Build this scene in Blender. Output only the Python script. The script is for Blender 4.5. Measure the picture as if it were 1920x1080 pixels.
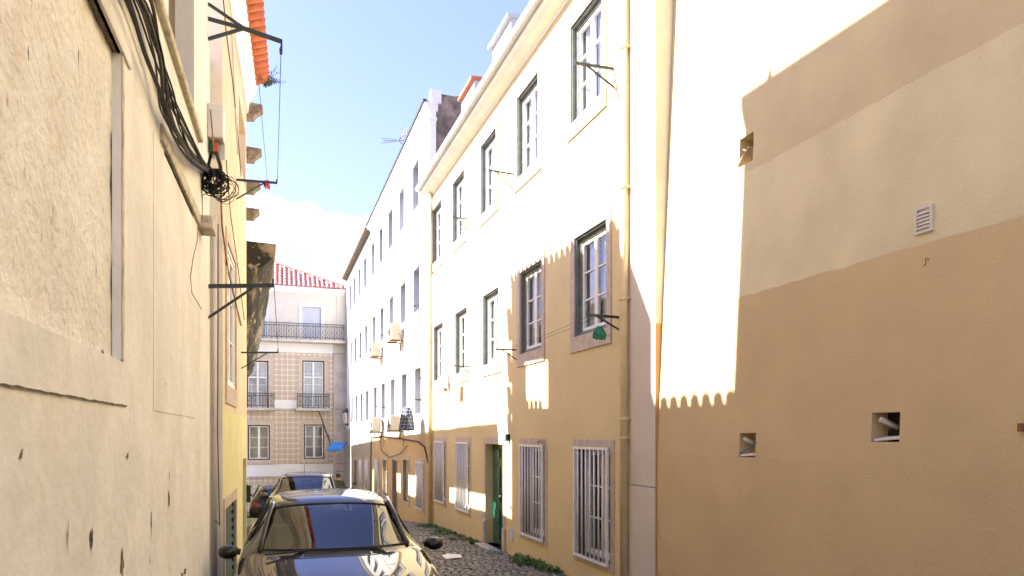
import bpy, bmesh, math, random
from mathutils import Vector, Matrix, noise
random.seed(7)
R = math.radians
sc = bpy.context.scene
for o in list(bpy.data.objects): bpy.data.objects.remove(o)
COL = sc.collection
EYE = 1.72; F = 1400.0; HZ = 815.0

# ---------------------------------------------------------------- camera
cd = bpy.data.cameras.new('camera'); cam = bpy.data.objects.new('camera', cd); COL.objects.link(cam)
cam.location = (0, 0, EYE); cam.rotation_euler = (R(90), 0, 0)
cd.sensor_width = 36; cd.lens = F/1920*36; cd.shift_y = (HZ-540)/1920
cd.clip_start = .05; cd.clip_end = 3000
sc.camera = cam

# ---------------------------------------------------------------- sky, sun, exposure
SUN = Vector((1, 0.035, -.81))
W = bpy.data.worlds.new('World'); sc.world = W; W.use_nodes = True
nt = W.node_tree; nt.nodes.clear()
def N(t, **k):
    n = nt.nodes.new(t)
    for a, b in k.items(): setattr(n, a, b)
    return n
sky = N('ShaderNodeTexSky', sky_type='NISHITA', sun_disc=False, sun_elevation=math.atan(.81), sun_rotation=R(-90),
        altitude=50, air_density=1.0, dust_density=1.2, ozone_density=1.6)
tc = N('ShaderNodeTexCoord')
sep = N('ShaderNodeSeparateXYZ'); nt.links.new(tc.outputs['Generated'], sep.inputs[0])
mp = N('ShaderNodeMapping'); mp.inputs['Scale'].default_value = (1, 1, 1.7); mp.inputs['Location'].default_value = (3.35, 1.2, .4)
nt.links.new(tc.outputs['Generated'], mp.inputs[0])
n1 = N('ShaderNodeTexNoise'); n1.inputs['Scale'].default_value = 4.2; n1.inputs['Detail'].default_value = 9; n1.inputs['Roughness'].default_value = .52
nt.links.new(mp.outputs[0], n1.inputs['Vector'])
def M_(op, a, b=None, clamp=False):
    m = N('ShaderNodeMath', operation=op, use_clamp=clamp)
    for i, v in enumerate((a, b)):
        if v is None: continue
        if isinstance(v, (int, float)): m.inputs[i].default_value = v
        else: nt.links.new(v, m.inputs[i])
    return m.outputs[0]
low = M_('MULTIPLY', M_('SUBTRACT', .225, sep.outputs[2]), 3.6)
low = M_('MINIMUM', M_('MAXIMUM', low, -.75), .34)
dens = M_('MULTIPLY', M_('ADD', M_('MULTIPLY', M_('SUBTRACT', n1.outputs[0], .50), 2.4), low), 8, True)
cl = N('ShaderNodeMixRGB'); cl.inputs[2].default_value = (2.5, 2.6, 2.75, 1)
nt.links.new(dens, cl.inputs[0])
wbal = N('ShaderNodeMixRGB', blend_type='MULTIPLY'); wbal.inputs[0].default_value = 1; wbal.inputs[2].default_value = (.70, .625, .92, 1); nt.links.new(sky.outputs[0], wbal.inputs[1])
pale = N('ShaderNodeMixRGB'); pale.inputs[0].default_value = .10; pale.inputs[2].default_value = (2.0, 2.3, 2.9, 1)
nt.links.new(wbal.outputs[0], pale.inputs[1]); nt.links.new(pale.outputs[0], cl.inputs[1])
bg = N('ShaderNodeBackground'); bg.inputs[1].default_value = .088
ow = N('ShaderNodeOutputWorld')
nt.links.new(cl.outputs[0], bg.inputs[0]); nt.links.new(bg.outputs[0], ow.inputs[0])
sl = bpy.data.lights.new('sun', 'SUN'); sl.energy = 3.7; sl.angle = R(.5); sl.color = (1, .965, .91)
so = bpy.data.objects.new('sun', sl); COL.objects.link(so); so.location = (-20, 0, 30)
so.rotation_euler = SUN.to_track_quat('-Z', 'Y').to_euler()
sc.view_settings.view_transform = 'Standard'; sc.view_settings.look = 'None'
sc.view_settings.exposure = 2.66; sc.view_settings.gamma = 1
sc.cycles.max_bounces = 8; sc.cycles.diffuse_bounces = 5

# ---------------------------------------------------------------- materials
def mat(name, col, rough=.8, metal=0, var=.12, vs=2.0, bump=0., bs=30, spec=.5, col2=None, streak=0, coat=0, detail=6, bdist=.01, thr=None):
    m = bpy.data.materials.new(name); m.use_nodes = True; t = m.node_tree; b = t.nodes['Principled BSDF']
    b.inputs['Roughness'].default_value = rough; b.inputs['Metallic'].default_value = metal
    b.inputs['Specular IOR Level'].default_value = spec
    if coat: b.inputs['Coat Weight'].default_value = coat; b.inputs['Coat Roughness'].default_value = .02; b.inputs['Coat IOR'].default_value = 1.38
    g = t.nodes.new('ShaderNodeNewGeometry')
    n = t.nodes.new('ShaderNodeTexNoise'); n.inputs['Scale'].default_value = vs; n.inputs['Detail'].default_value = detail
    n.inputs['Roughness'].default_value = .6
    t.links.new(g.outputs['Position'], n.inputs['Vector'])
    if streak:
        mpn = t.nodes.new('ShaderNodeMapping'); mpn.inputs['Scale'].default_value = (1, 1, streak)
        t.links.new(g.outputs['Position'], mpn.inputs[0]); t.links.new(mpn.outputs[0], n.inputs['Vector'])
    r = t.nodes.new('ShaderNodeValToRGB')
    c2 = col2 or tuple(c*(1-var) for c in col); c1 = tuple(min(1, c*(1+var*.5)) for c in col)
    a, z = thr or (.35, .62)
    r.color_ramp.elements[0].position = a; r.color_ramp.elements[0].color = (*c2, 1)
    r.color_ramp.elements[1].position = z; r.color_ramp.elements[1].color = (*c1, 1)
    t.links.new(n.outputs[0], r.inputs[0]); t.links.new(r.outputs[0], b.inputs['Base Color'])
    if bump:
        bn = t.nodes.new('ShaderNodeTexNoise'); bn.inputs['Scale'].default_value = bs; bn.inputs['Detail'].default_value = 5
        t.links.new(g.outputs['Position'], bn.inputs['Vector'])
        bp = t.nodes.new('ShaderNodeBump'); bp.inputs['Strength'].default_value = bump; bp.inputs['Distance'].default_value = bdist
        t.links.new(bn.outputs[0], bp.inputs['Height']); t.links.new(bp.outputs[0], b.inputs['Normal'])
    return m

def patchy(m, col, scale, lo, hi, streak=1, amt=1.0):
    """overlay a second paint colour in patches (flaking / stains)"""
    t = m.node_tree; b = t.nodes['Principled BSDF']
    g = t.nodes.new('ShaderNodeNewGeometry'); mpn = t.nodes.new('ShaderNodeMapping'); mpn.inputs['Scale'].default_value = (1, 1, streak)
    mpn.inputs['Location'].default_value = (scale*1.7, 3, 5)
    n = t.nodes.new('ShaderNodeTexNoise'); n.inputs['Scale'].default_value = scale; n.inputs['Detail'].default_value = 8; n.inputs['Roughness'].default_value = .7
    t.links.new(g.outputs['Position'], mpn.inputs[0]); t.links.new(mpn.outputs[0], n.inputs['Vector'])
    mr = t.nodes.new('ShaderNodeMapRange'); mr.inputs[1].default_value = lo; mr.inputs[2].default_value = hi; mr.inputs[4].default_value = amt
    t.links.new(n.outputs[0], mr.inputs[0])
    mx = t.nodes.new('ShaderNodeMixRGB'); mx.inputs[2].default_value = (*col, 1)
    src = b.inputs['Base Color'].links[0].from_socket
    t.links.new(mr.outputs[0], mx.inputs[0]); t.links.new(src, mx.inputs[1]); t.links.new(mx.outputs[0], b.inputs['Base Color'])
    return m

def zpaint(m, bands, wob=.03):
    """paint bands by height: [(z, colour above z), ...] over the base colour, with a hand painted edge"""
    t = m.node_tree; b = t.nodes['Principled BSDF']
    g = t.nodes.new('ShaderNodeNewGeometry'); s = t.nodes.new('ShaderNodeSeparateXYZ'); t.links.new(g.outputs['Position'], s.inputs[0])
    n = t.nodes.new('ShaderNodeTexNoise'); n.inputs['Scale'].default_value = 5; n.inputs['Detail'].default_value = 4; t.links.new(g.outputs['Position'], n.inputs['Vector'])
    mm = t.nodes.new('ShaderNodeMath'); mm.operation = 'MULTIPLY_ADD'; mm.inputs[1].default_value = wob; t.links.new(n.outputs[0], mm.inputs[0]); t.links.new(s.outputs[2], mm.inputs[2])
    src = b.inputs['Base Color'].links[0].from_socket
    for z, col in bands:
        mr = t.nodes.new('ShaderNodeMapRange'); mr.inputs[1].default_value = z; mr.inputs[2].default_value = z+.006; t.links.new(mm.outputs[0], mr.inputs[0])
        # keep the base variation: tint by multiplying
        mx = t.nodes.new('ShaderNodeMixRGB'); mx.inputs[2].default_value = (*col, 1)
        n2 = t.nodes.new('ShaderNodeTexNoise'); n2.inputs['Scale'].default_value = 1.6; n2.inputs['Detail'].default_value = 7; t.links.new(g.outputs['Position'], n2.inputs['Vector'])
        rr = t.nodes.new('ShaderNodeValToRGB'); rr.color_ramp.elements[0].position = .3; rr.color_ramp.elements[1].position = .7
        rr.color_ramp.elements[0].color = (*[c*.88 for c in col], 1); rr.color_ramp.elements[1].color = (*[min(1, c*1.06) for c in col], 1)
        t.links.new(n2.outputs[0], rr.inputs[0]); t.links.new(rr.outputs[0], mx.inputs[2])
        t.links.new(mr.outputs[0], mx.inputs[0]); t.links.new(src, mx.inputs[1]); src = mx.outputs[0]
    t.links.new(src, b.inputs['Base Color'])
    return m

m_beige = patchy(patchy(mat('beige_plaster', (.73, .71, .65), .92, bump=1.0, bs=24, var=.10, vs=3.2, bdist=.016), (.60, .50, .37), 11, .60, .74, .35, .55), (.70, .66, .57), 1.3, .5, .62, .5, .5)
patchy(m_beige, (.60, .49, .35), 6, .54, .66, .4, .5); patchy(m_beige, (.30, .22, .13), 26, .60, .66, .45, .7); patchy(m_beige, (.56, .50, .39), 2.6, .52, .70, .3, .4)
m_beige_smooth = patchy(mat('beige_smooth_plaster', (.745, .73, .68), .9, bump=.7, bs=11, var=.10, vs=2.2, bdist=.014), (.63, .56, .45), 4, .60, .72, .3, .4)
patchy(m_beige_smooth, (.64, .53, .40), 3.2, .55, .70, .3, .5); patchy(m_beige_smooth, (.36, .28, .18), 24, .64, .70, .4, .6); patchy(m_beige_smooth, (.60, .545, .44), 2.2, .50, .72, .25, .45); patchy(m_beige_smooth, (.72, .70, .64), 5, .60, .64, .5, .6)
m_lstone = patchy(mat('weathered_lintel_stone', (.55, .49, .38), .9, bump=.8, bs=30, var=.2, vs=9), (.22, .18, .11), 13, .52, .66, .6, .8)
m_shade_grime = mat('shade_and_grime', (.20, .155, .09), .95, bump=.8, bs=40, var=.4, vs=15)
m_peach = patchy(zpaint(mat('peach_plaster', (.68, .63, .32), .9, bump=.3, bs=40, var=.08), [(EYE+.32, (.68, .56, .39))]), (.62, .54, .41), 2.5, .6, .8, .3, .5)
m_pale = mat('pale_plaster', (.68, .64, .55), .9, bump=.3, bs=30, var=.08)
m_yellow = patchy(patchy(mat('yellow_plaster', (.67, .54, .285), .9, bump=.25, bs=45, var=.05, vs=1.2), (.62, .475, .245), .9, .5, .75, .5, .6), (.62, .50, .32), 6, .66, .78, .35, .5)
m_ochre = patchy(zpaint(mat('ochre_plaster', (.60, .42, .22), .9, bump=.25, bs=45, var=.08), [(EYE+.02, (.78, .73, .62))]), (.55, .40, .22), 3, .62, .8, .4, .5)
m_greyw = patchy(zpaint(mat('grey_plaster', (.40, .35, .29), .9, bump=.25, bs=45, var=.1), [(EYE+.35, (.76, .74, .68))]), (.45, .40, .33), 3, .6, .8, .4, .5)
m_orange = patchy(zpaint(mat('orange_plaster', (.585, .43, .22), .93, bump=.55, bs=55, var=.07, vs=1.1, bdist=.008), [(EYE+1.355, (.70, .60, .355)), (EYE+2.555, (.61, .495, .275))], .045), (.55, .375, .205), 1.8, .52, .8, .6, .45)
patchy(m_orange, (.66, .52, .36), 7, .64, .72, 2.5, .25); patchy(m_orange, (.40, .29, .18), 3, .62, .8, .18, .3)
m_pilaster = patchy(mat('white_painted_plaster', (.60, .53, .43), .88, bump=.3, bs=25, var=.06), (.50, .42, .32), 5, .64, .8, .3, .5)
m_white = mat('white_paint', (.78, .76, .72), .5, var=.04, bump=.05)
m_wcorn = mat('white_cornice_paint', (.80, .79, .78), .7, var=.08, bump=.2, bs=20)
m_stone = patchy(mat('pinkish_limestone', (.52, .43, .34), .8, bump=.35, bs=60, var=.18, vs=8), (.38, .30, .23), 14, .55, .72, 1, .6)
m_rubble = patchy(mat('exposed_rubble_masonry', (.22, .17, .135), .98, bump=1.0, bs=7, var=.4, vs=3, bdist=.09), (.36, .30, .25), 1.6, .48, .62, 1, .8)
m_dirty = patchy(patchy(mat('mouldy_concrete', (.22, .175, .105), .95, bump=.6, bs=18, var=.6, vs=3.5, bdist=.012), (.022, .018, .012), 1.9, .44, .54, 1, .97), (.40, .33, .22), 5, .60, .68, 1, .7)
m_slab = mat('mouldy_eave_concrete', (.24, .19, .12), .95, bump=.5, bs=16, var=.4, vs=4, bdist=.012)
def slabmat(m):
    t = m.node_tree; b = t.nodes['Principled BSDF']; co = t.nodes.new('ShaderNodeTexCoord')
    for k, (col, sc_, lo_, hi_, loc) in enumerate((((.02, .017, .010), (.14, 2.6, 2.6), .41, .50, 3.1), ((.45, .38, .26), (.35, 7, 7), .60, .66, 8.2), ((.012, .010, .007), (.5, 9, 9), .58, .64, 1.7))):
        mpn = t.nodes.new('ShaderNodeMapping'); mpn.inputs['Scale'].default_value = sc_; mpn.inputs['Location'].default_value = (loc, loc, loc)
        n = t.nodes.new('ShaderNodeTexNoise'); n.inputs['Scale'].default_value = 1; n.inputs['Detail'].default_value = 7; n.inputs['Roughness'].default_value = .65
        t.links.new(co.outputs['Object'], mpn.inputs[0]); t.links.new(mpn.outputs[0], n.inputs['Vector'])
        mr = t.nodes.new('ShaderNodeMapRange'); mr.inputs[1].default_value = lo_; mr.inputs[2].default_value = hi_; t.links.new(n.outputs[0], mr.inputs[0])
        mx = t.nodes.new('ShaderNodeMixRGB'); mx.inputs[2].default_value = (*col, 1)
        src = b.inputs['Base Color'].links[0].from_socket
        t.links.new(mr.outputs[0], mx.inputs[0]); t.links.new(src, mx.inputs[1]); t.links.new(mx.outputs[0], b.inputs['Base Color'])
slabmat(m_slab)
m_corbel = mat('rough_corbel_stone', (.27, .225, .17), .95, bump=.9, bs=20, var=.45, vs=9, bdist=.03)
m_gframe = mat('green_grey_wood', (.15, .17, .15), .55, var=.25, vs=8, bump=.1)
m_greendoor = mat('dark_green_door_paint', (.008, .085, .055), .25, var=.2, vs=5)
m_dgreen = mat('dark_green_shutter_paint', (.010, .03, .02), .8, var=.3, vs=6)
m_iron = mat('painted_iron', (.022, .032, .028), .5, var=.4, vs=20, bump=.2, bs=90)
m_iron2 = mat('dark_balcony_iron', (.055, .06, .055), .6, var=.3, vs=20)
m_grille = mat('white_iron_grille_paint', (.80, .77, .73), .45, var=.08, vs=12)
m_pipe = mat('yellow_painted_pipe', (.65, .50, .27), .55, var=.1, vs=4)
m_pipew = mat('pale_conduit', (.58, .54, .48), .6, var=.1)
m_terra = patchy(mat('orange_terracotta', (.52, .15, .065), .8, var=.2, vs=6, bump=.4, bs=50), (.70, .30, .14), 9, .6, .75, 1, .5)
m_terra2 = patchy(mat('pink_terracotta', (.55, .29, .24), .85, var=.25, vs=5, bump=.4, bs=50), (.33, .14, .10), 7, .55, .75, 1, .7)
m_oldroof = patchy(mat('old_grey_brown_tiles', (.24, .19, .16), .9, var=.3, vs=5, bump=.5, bs=30), (.34, .33, .30), 4, .5, .7, 1, .7)
m_mortar = mat('tile_mortar', (.62, .43, .27), .95, var=.2, vs=12, bump=.5)
m_cable = mat('black_cable', (.016, .013, .010), .8, var=.5, vs=30)
m_cableg = mat('grey_cable', (.07, .06, .05), .8, var=.4, vs=20)
m_rustcab = mat('rusty_cable', (.26, .13, .055), .8, var=.4, vs=20)
m_plastic = mat('grey_white_plastic', (.62, .60, .57), .4, var=.04)
m_acbody = mat('cream_metal_casing', (.42, .37, .28), .5, var=.08)
m_blue = mat('blue_canvas', (.03, .22, .62), .7, var=.1)
m_bluecab = mat('blue_plastic', (.04, .12, .30), .4)
m_red = mat('red_plastic', (.5, .03, .02), .4)
m_pcb = mat('green_plastic', (.02, .14, .05), .4)
m_chip = mat('exposed_dark_render', (.075, .055, .04), .95, var=.5, vs=30, bump=.8, bs=60)
m_chipg = mat('exposed_grey_render', (.16, .14, .11), .95, var=.4, vs=30, bump=.8, bs=60)
m_black = mat('black_rubber', (.008, .008, .008), .6)
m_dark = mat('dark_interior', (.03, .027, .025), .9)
m_curtain = mat('net_curtain', (.66, .65, .64), .9, var=.15, vs=10)
m_darkrev = mat('dark_reveal', (.10, .085, .07), .9, var=.4, vs=8)  # dark lining colour for the ground floor window openings
m_shut2 = mat('grey_reveal_paint', (.36, .36, .40), .8, var=.08)
m_shut = mat('pale_lilac_shutter', (.50, .51, .57), .7, var=.05)
m_blind = mat('grey_shutter', (.20, .205, .235), .7, var=.06)
m_zinc = mat('pale_zinc', (.50, .53, .57), .55, var=.1, vs=2)
m_rust = mat('rusty_brown', (.20, .09, .04), .9, var=.4, vs=20)
m_cream = patchy(mat('cream_plaster', (.68, .62, .52), .9, var=.06, bump=.2), (.52, .43, .33), 1.5, .55, .8, .4, .5)
m_bandw = mat('white_band_plaster', (.74, .71, .69), .9, var=.05, bump=.2)
m_tstone = patchy(mat('pilaster_stone', (.52, .47, .40), .85, bump=.4, bs=20, var=.15, vs=2), (.28, .23, .19), 3, .5, .75, .4, .6)
m_wood = mat('old_brown_wood', (.13, .095, .06), .8, var=.5, vs=8, streak=.2, bump=.4)

def glass_mat(name, tint=(.75, .8, .82), spec=1.5, transp=True):
    m = bpy.data.materials.new(name); m.use_nodes = True; t = m.node_tree; t.nodes.clear()
    o = t.nodes.new('ShaderNodeOutputMaterial'); mx = t.nodes.new('ShaderNodeMixShader')
    fr = t.nodes.new('ShaderNodeFresnel'); g0 = t.nodes.new('ShaderNodeNewGeometry'); mr0 = t.nodes.new('ShaderNodeMapRange'); mr0.inputs[3].default_value = spec; mr0.inputs[4].default_value = 1/spec; t.links.new(g0.outputs['Backfacing'], mr0.inputs[0]); t.links.new(mr0.outputs[0], fr.inputs[0])
    tr = t.nodes.new('ShaderNodeBsdfTransparent'); tr.inputs[0].default_value = (*tint, 1)
    gl = t.nodes.new('ShaderNodeBsdfGlossy'); gl.inputs['Roughness'].default_value = .01
    g = t.nodes.new('ShaderNodeNewGeometry'); n = t.nodes.new('ShaderNodeTexNoise'); n.inputs['Scale'].default_value = 3
    bp = t.nodes.new('ShaderNodeBump'); bp.inputs['Strength'].default_value = .05; bp.inputs['Distance'].default_value = .02
    t.links.new(g.outputs['Position'], n.inputs['Vector']); t.links.new(n.outputs[0], bp.inputs['Height']); t.links.new(bp.outputs[0], gl.inputs['Normal'])
    t.links.new(fr.outputs[0], mx.inputs[0]); t.links.new(tr.outputs[0], mx.inputs[1]); t.links.new(gl.outputs[0], mx.inputs[2]); t.links.new(mx.outputs[0], o.inputs[0])
    return m
m_glass = glass_mat('window_glass', (.80, .83, .85), 2.1)
m_carglass = glass_mat('car_glass', (.25, .31, .31), 1.95)

def paint(name, col, metal=.3):
    m = mat(name, col, .5, spec=.1, metal=metal, var=.05, vs=30, coat=1.0); return m
m_carolive = paint('olive_black_metallic_paint', (.011, .0105, .004), .0)
m_carbrown = paint('silver_brown_metallic_paint', (.06, .05, .042), .0)
m_carblack = paint('black_car_paint', (.012, .012, .014), .0)
m_chrome = mat('headlight_chrome', (.7, .7, .7), .1, metal=1, var=.02)
m_tail = mat('tail_light_red', (.22, .01, .01), .15, var=.1)

def tilewall():
    m = mat('patterned_azulejo', (.44, .355, .26), .45, var=.1, vs=1.3, bump=.0)
    t = m.node_tree; b = t.nodes['Principled BSDF']
    co = t.nodes.new('ShaderNodeTexCoord'); mpn = t.nodes.new('ShaderNodeMapping'); k = 1/.30
    mpn.inputs['Scale'].default_value = (k, k, k); t.links.new(co.outputs['Object'], mpn.inputs[0])
    s = t.nodes.new('ShaderNodeSeparateXYZ'); t.links.new(mpn.outputs[0], s.inputs[0])
    def m2(op, a, bb=None):
        q = t.nodes.new('ShaderNodeMath'); q.operation = op
        for i, v in enumerate((a, bb)):
            if v is None: continue
            if isinstance(v, (int, float)): q.inputs[i].default_value = v
            else: t.links.new(v, q.inputs[i])
        return q.outputs[0]
    fx = m2('ABSOLUTE', m2('SUBTRACT', m2('FRACT', s.outputs[0]), .5)); fz = m2('ABSOLUTE', m2('SUBTRACT', m2('FRACT', s.outputs[2]), .5))
    d = m2('SQRT', m2('ADD', m2('MULTIPLY', fx, fx), m2('MULTIPLY', fz, fz)))
    # rosette: brown ring with paler heart; pale star in the corners
    dm = m2('ADD', m2('MULTIPLY', d, .6), m2('MULTIPLY', m2('MAXIMUM', fx, fz), .4))
    ring = m2('MULTIPLY', m2('LESS_THAN', dm, .43), m2('GREATER_THAN', d, .07))
    dia = m2('GREATER_THAN', m2('ADD', fx, fz), .80)
    mx = t.nodes.new('ShaderNodeMixRGB'); mx.inputs[1].default_value = (.64, .57, .47, 1); mx.inputs[2].default_value = (.46, .355, .26, 1); t.links.new(ring, mx.inputs[0])
    mx2 = t.nodes.new('ShaderNodeMixRGB'); mx2.inputs[2].default_value = (.66, .60, .50, 1); t.links.new(dia, mx2.inputs[0]); t.links.new(mx.outputs[0], mx2.inputs[1])
    src = b.inputs['Base Color'].links[0].from_socket
    mx3 = t.nodes.new('ShaderNodeMixRGB'); mx3.inputs[0].default_value = .3; t.links.new(mx2.outputs[0], mx3.inputs[1]); t.links.new(src, mx3.inputs[2])
    t.links.new(mx3.outputs[0], b.inputs['Base Color'])
    return m
m_azulejo = tilewall()

# ---------------------------------------------------------------- mesh helpers
class MB:
    def __init__(s): s.v = []; s.f = []; s.smooth = False
    def box(s, x0, x1, y0, y1, z0, z1):
        b = len(s.v)
        s.v += [(x0,y0,z0),(x1,y0,z0),(x1,y1,z0),(x0,y1,z0),(x0,y0,z1),(x1,y0,z1),(x1,y1,z1),(x0,y1,z1)]
        s.f += [(b,b+3,b+2,b+1),(b+4,b+5,b+6,b+7),(b,b+1,b+5,b+4),(b+1,b+2,b+6,b+5),(b+2,b+3,b+7,b+6),(b+3,b,b+4,b+7)]
        return s
    def quad(s, *p):
        b = len(s.v); s.v += [tuple(q) for q in p]; s.f.append(tuple(range(b, b+len(p)))); return s
    def tube(s, pts, r, n=6, cap=True):
        pts = [Vector(p) for p in pts]; b = len(s.v); up = Vector((0, 0, 1))
        for i, p in enumerate(pts):
            t = (pts[min(i+1, len(pts)-1)]-pts[max(i-1, 0)]).normalized()
            a = t.cross(up if abs(t.z) < .95 else Vector((1, 0, 0))).normalized(); c = t.cross(a)
            rr = r[i] if isinstance(r, (list, tuple)) else r
            for k in range(n):
                q = p+(a*math.cos(2*math.pi*k/n)+c*math.sin(2*math.pi*k/n))*rr; s.v.append(tuple(q))
        for i in range(len(pts)-1):
            for k in range(n):
                k2 = (k+1) % n; s.f.append((b+i*n+k, b+i*n+k2, b+(i+1)*n+k2, b+(i+1)*n+k))
        if cap: s.f += [tuple(b+k for k in reversed(range(n))), tuple(b+(len(pts)-1)*n+k for k in range(n))]
        return s
    def bar(s, p, q, w, h=None):
        h = h or w; p = Vector(p); q = Vector(q); t = (q-p).normalized()
        up = Vector((0, 0, 1)) if abs(t.z) < .95 else Vector((1, 0, 0))
        a = t.cross(up).normalized()*w/2; c = a.normalized().cross(t)*h/2; b = len(s.v)
        for e in (p, q):
            for x, y in ((-1,-1),(1,-1),(1,1),(-1,1)): s.v.append(tuple(e+a*x+c*y))
        s.f += [(b,b+1,b+2,b+3),(b+7,b+6,b+5,b+4)]+[(b+k,b+4+k,b+4+(k+1)%4,b+(k+1)%4) for k in range(4)]
        return s
    def prof(s, pr, x0, x1, cap=True):
        """extrude a (y,z) profile along x"""
        b = len(s.v); n = len(pr)
        for x in (x0, x1): s.v += [(x, y, z) for y, z in pr]
        s.f += [(b+k, b+(k+1) % n, b+n+(k+1) % n, b+n+k) for k in range(n)]
        if cap: s.f += [tuple(b+k for k in reversed(range(n))), tuple(b+n+k for k in range(n))]
        return s
    def ell(s, c, rx, ry, rz, n=10, m=7):
        b = len(s.v)
        for i in range(m+1):
            th = math.pi*i/m
            for k in range(n):
                ph = 2*math.pi*k/n
                s.v.append((c[0]+rx*math.sin(th)*math.cos(ph), c[1]+ry*math.sin(th)*math.sin(ph), c[2]+rz*math.cos(th)))
        for i in range(m):
            for k in range(n): s.f.append((b+i*n+k, b+i*n+(k+1) % n, b+(i+1)*n+(k+1) % n, b+(i+1)*n+k))
        return s
    def mesh(s, name, m, smooth=False):
        me = bpy.data.meshes.new(name); me.from_pydata(s.v, [], s.f)
        bm = bmesh.new(); bm.from_mesh(me); bmesh.ops.recalc_face_normals(bm, faces=bm.faces); bm.to_mesh(me); bm.free()
        if smooth: me.shade_smooth()
        me.materials.append(m); return me
    def build(s, name, m, parent=None, loc=(0,0,0), rot=(0,0,0), smooth=False, bevel=0):
        return obj(name, s.mesh(name, m, smooth), parent, loc, rot, bevel)
def obj(name, me, parent=None, loc=(0,0,0), rot=(0,0,0), bevel=0):
    o = bpy.data.objects.new(name, me); COL.objects.link(o); o.location = loc; o.rotation_euler = rot
    if parent: o.parent = parent
    if bevel:
        b = o.modifiers.new('bevel', 'BEVEL'); b.width = bevel; b.segments = 2; b.limit_method = 'ANGLE'
    return o
def tag(o, label, cat, group=None):
    o['label'] = label; o['category'] = cat
    if group: o['group'] = group
    return o
def empty(name, label, cat, loc=(0,0,0), rz=0, group=None, parent=None):
    o = bpy.data.objects.new(name, None); COL.objects.link(o); o.location = loc; o.rotation_euler = (0, 0, rz); o.empty_display_size = .2
    return tag(o, label, cat, group)
def struct(o, kind='structure'): o['kind'] = kind; return o
def dup(o, parent=None, loc=None):
    c = o.copy(); COL.objects.link(c)
    if parent: c.parent = parent
    if loc is not None: c.location = loc
    for ch in [k for k in bpy.data.objects if k.parent == o]: dup(ch, c)
    return c

def ground(Y, X=0):
    if Y < 20: z = -.0364*max(Y, -30)
    elif Y < 45: z = -.728-.085*(Y-20)
    else: z = -2.853-.02*(min(Y, 80)-45)
    return z

class Frame:
    """vertical plane: corner (x,y), unit direction ex, outward ey = z x ex; base height zb"""
    def __init__(s, O, d, zb):
        s.O = Vector(O); s.ex = Vector(d).normalized(); s.ey = Vector((-s.ex.y, s.ex.x)); s.zb = zb; s.rz = math.atan2(s.ex.y, s.ex.x)
    @property
    def loc(s): return (s.O.x, s.O.y, s.zb)
    def hit(s, px, py, off=0):
        dx = (px-960)/F; dz = (HZ-py)/F
        ox = s.O.x+off*s.ey.x; oy = s.O.y+off*s.ey.y
        u = (dx*oy-ox)/(s.ex.x-dx*s.ex.y); Y = oy+u*s.ex.y
        return u, EYE+dz*Y-s.zb
    def u(s, px, off=0): return s.hit(px, 500, off)[0]
    def h(s, H): return H+EYE-s.zb
    def world(s, u, y, z): return Vector((s.O.x+u*s.ex.x+y*s.ey.x, s.O.y+u*s.ex.y+y*s.ey.y, z+s.zb))

def wall(u0, u1, z0, z1, holes, depth=.35, shift=None, step=None, back=True):
    """wall face at y=0 with holes (ua,ub,za,zb[,depth]); reveals go in to -depth"""
    mb = MB()
    us = sorted({u0, u1, *[a for h in holes for a in h[:2]]}); zs = sorted({z0, z1, *[a for h in holes for a in h[2:4]]})
    us = [u for u in us if u0 <= u <= u1]; zs = [z for z in zs if z0 <= z <= z1]
    for i in range(len(us)-1):
        for j in range(len(zs)-1):
            cu = (us[i]+us[i+1])/2; cz = (zs[j]+zs[j+1])/2
            if any(h[0] < cu < h[1] and h[2] < cz < h[3] for h in holes): continue
            mb.quad((us[i],0,zs[j]),(us[i+1],0,zs[j]),(us[i+1],0,zs[j+1]),(us[i],0,zs[j+1]))
    for h in holes:
        a, b, c, d = h[:4]; dp = h[4] if len(h) > 4 else depth
        mb.quad((a,0,c),(a,-dp,c),(a,-dp,d),(a,0,d)); mb.quad((b,0,c),(b,-dp,c),(b,-dp,d),(b,0,d))
        mb.quad((a,0,c),(b,0,c),(b,-dp,c),(a,-dp,c)); mb.quad((a,0,d),(b,0,d),(b,-dp,d),(a,-dp,d))
    if shift: mb.v = [(x, y+shift(z), z) for x, y, z in mb.v]
    return mb

# ---------------------------------------------------------------- ground
gb = MB()
ys = [-120, -60, -30]+[y for y in range(-20, 60, 2)]+[80, 150, 400]
xs = [-300, -60, -20, -6, 0, 6, 20, 60, 300]
for j in range(len(ys)-1):
    for i in range(len(xs)-1):
        gb.quad(*[(x, y, ground(y)) for x, y in ((xs[i],ys[j]),(xs[i+1],ys[j]),(xs[i+1],ys[j+1]),(xs[i],ys[j+1]))])
m_ground = patchy(mat('earthy_paving_joints', (.105, .095, .07), .95, bump=.9, bs=22, var=.4, vs=6, bdist=.03), (.05, .075, .03), 2.5, .52, .68, 1, .8)
struct(gb.build('ground', m_ground))

# ================================================================= RIGHT: yellow house (C)
dirC = (-.332, 1)
C = Frame((4.55-.332*8.65, 8.65), dirC, ground(8.65))
house = empty('yellow_house', 'long yellow rendered house with white sash windows and barred ground floor', 'house', C.loc, C.rz)
uP = C.u(1181); uEnd = C.u(806)
h = C.h
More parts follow.
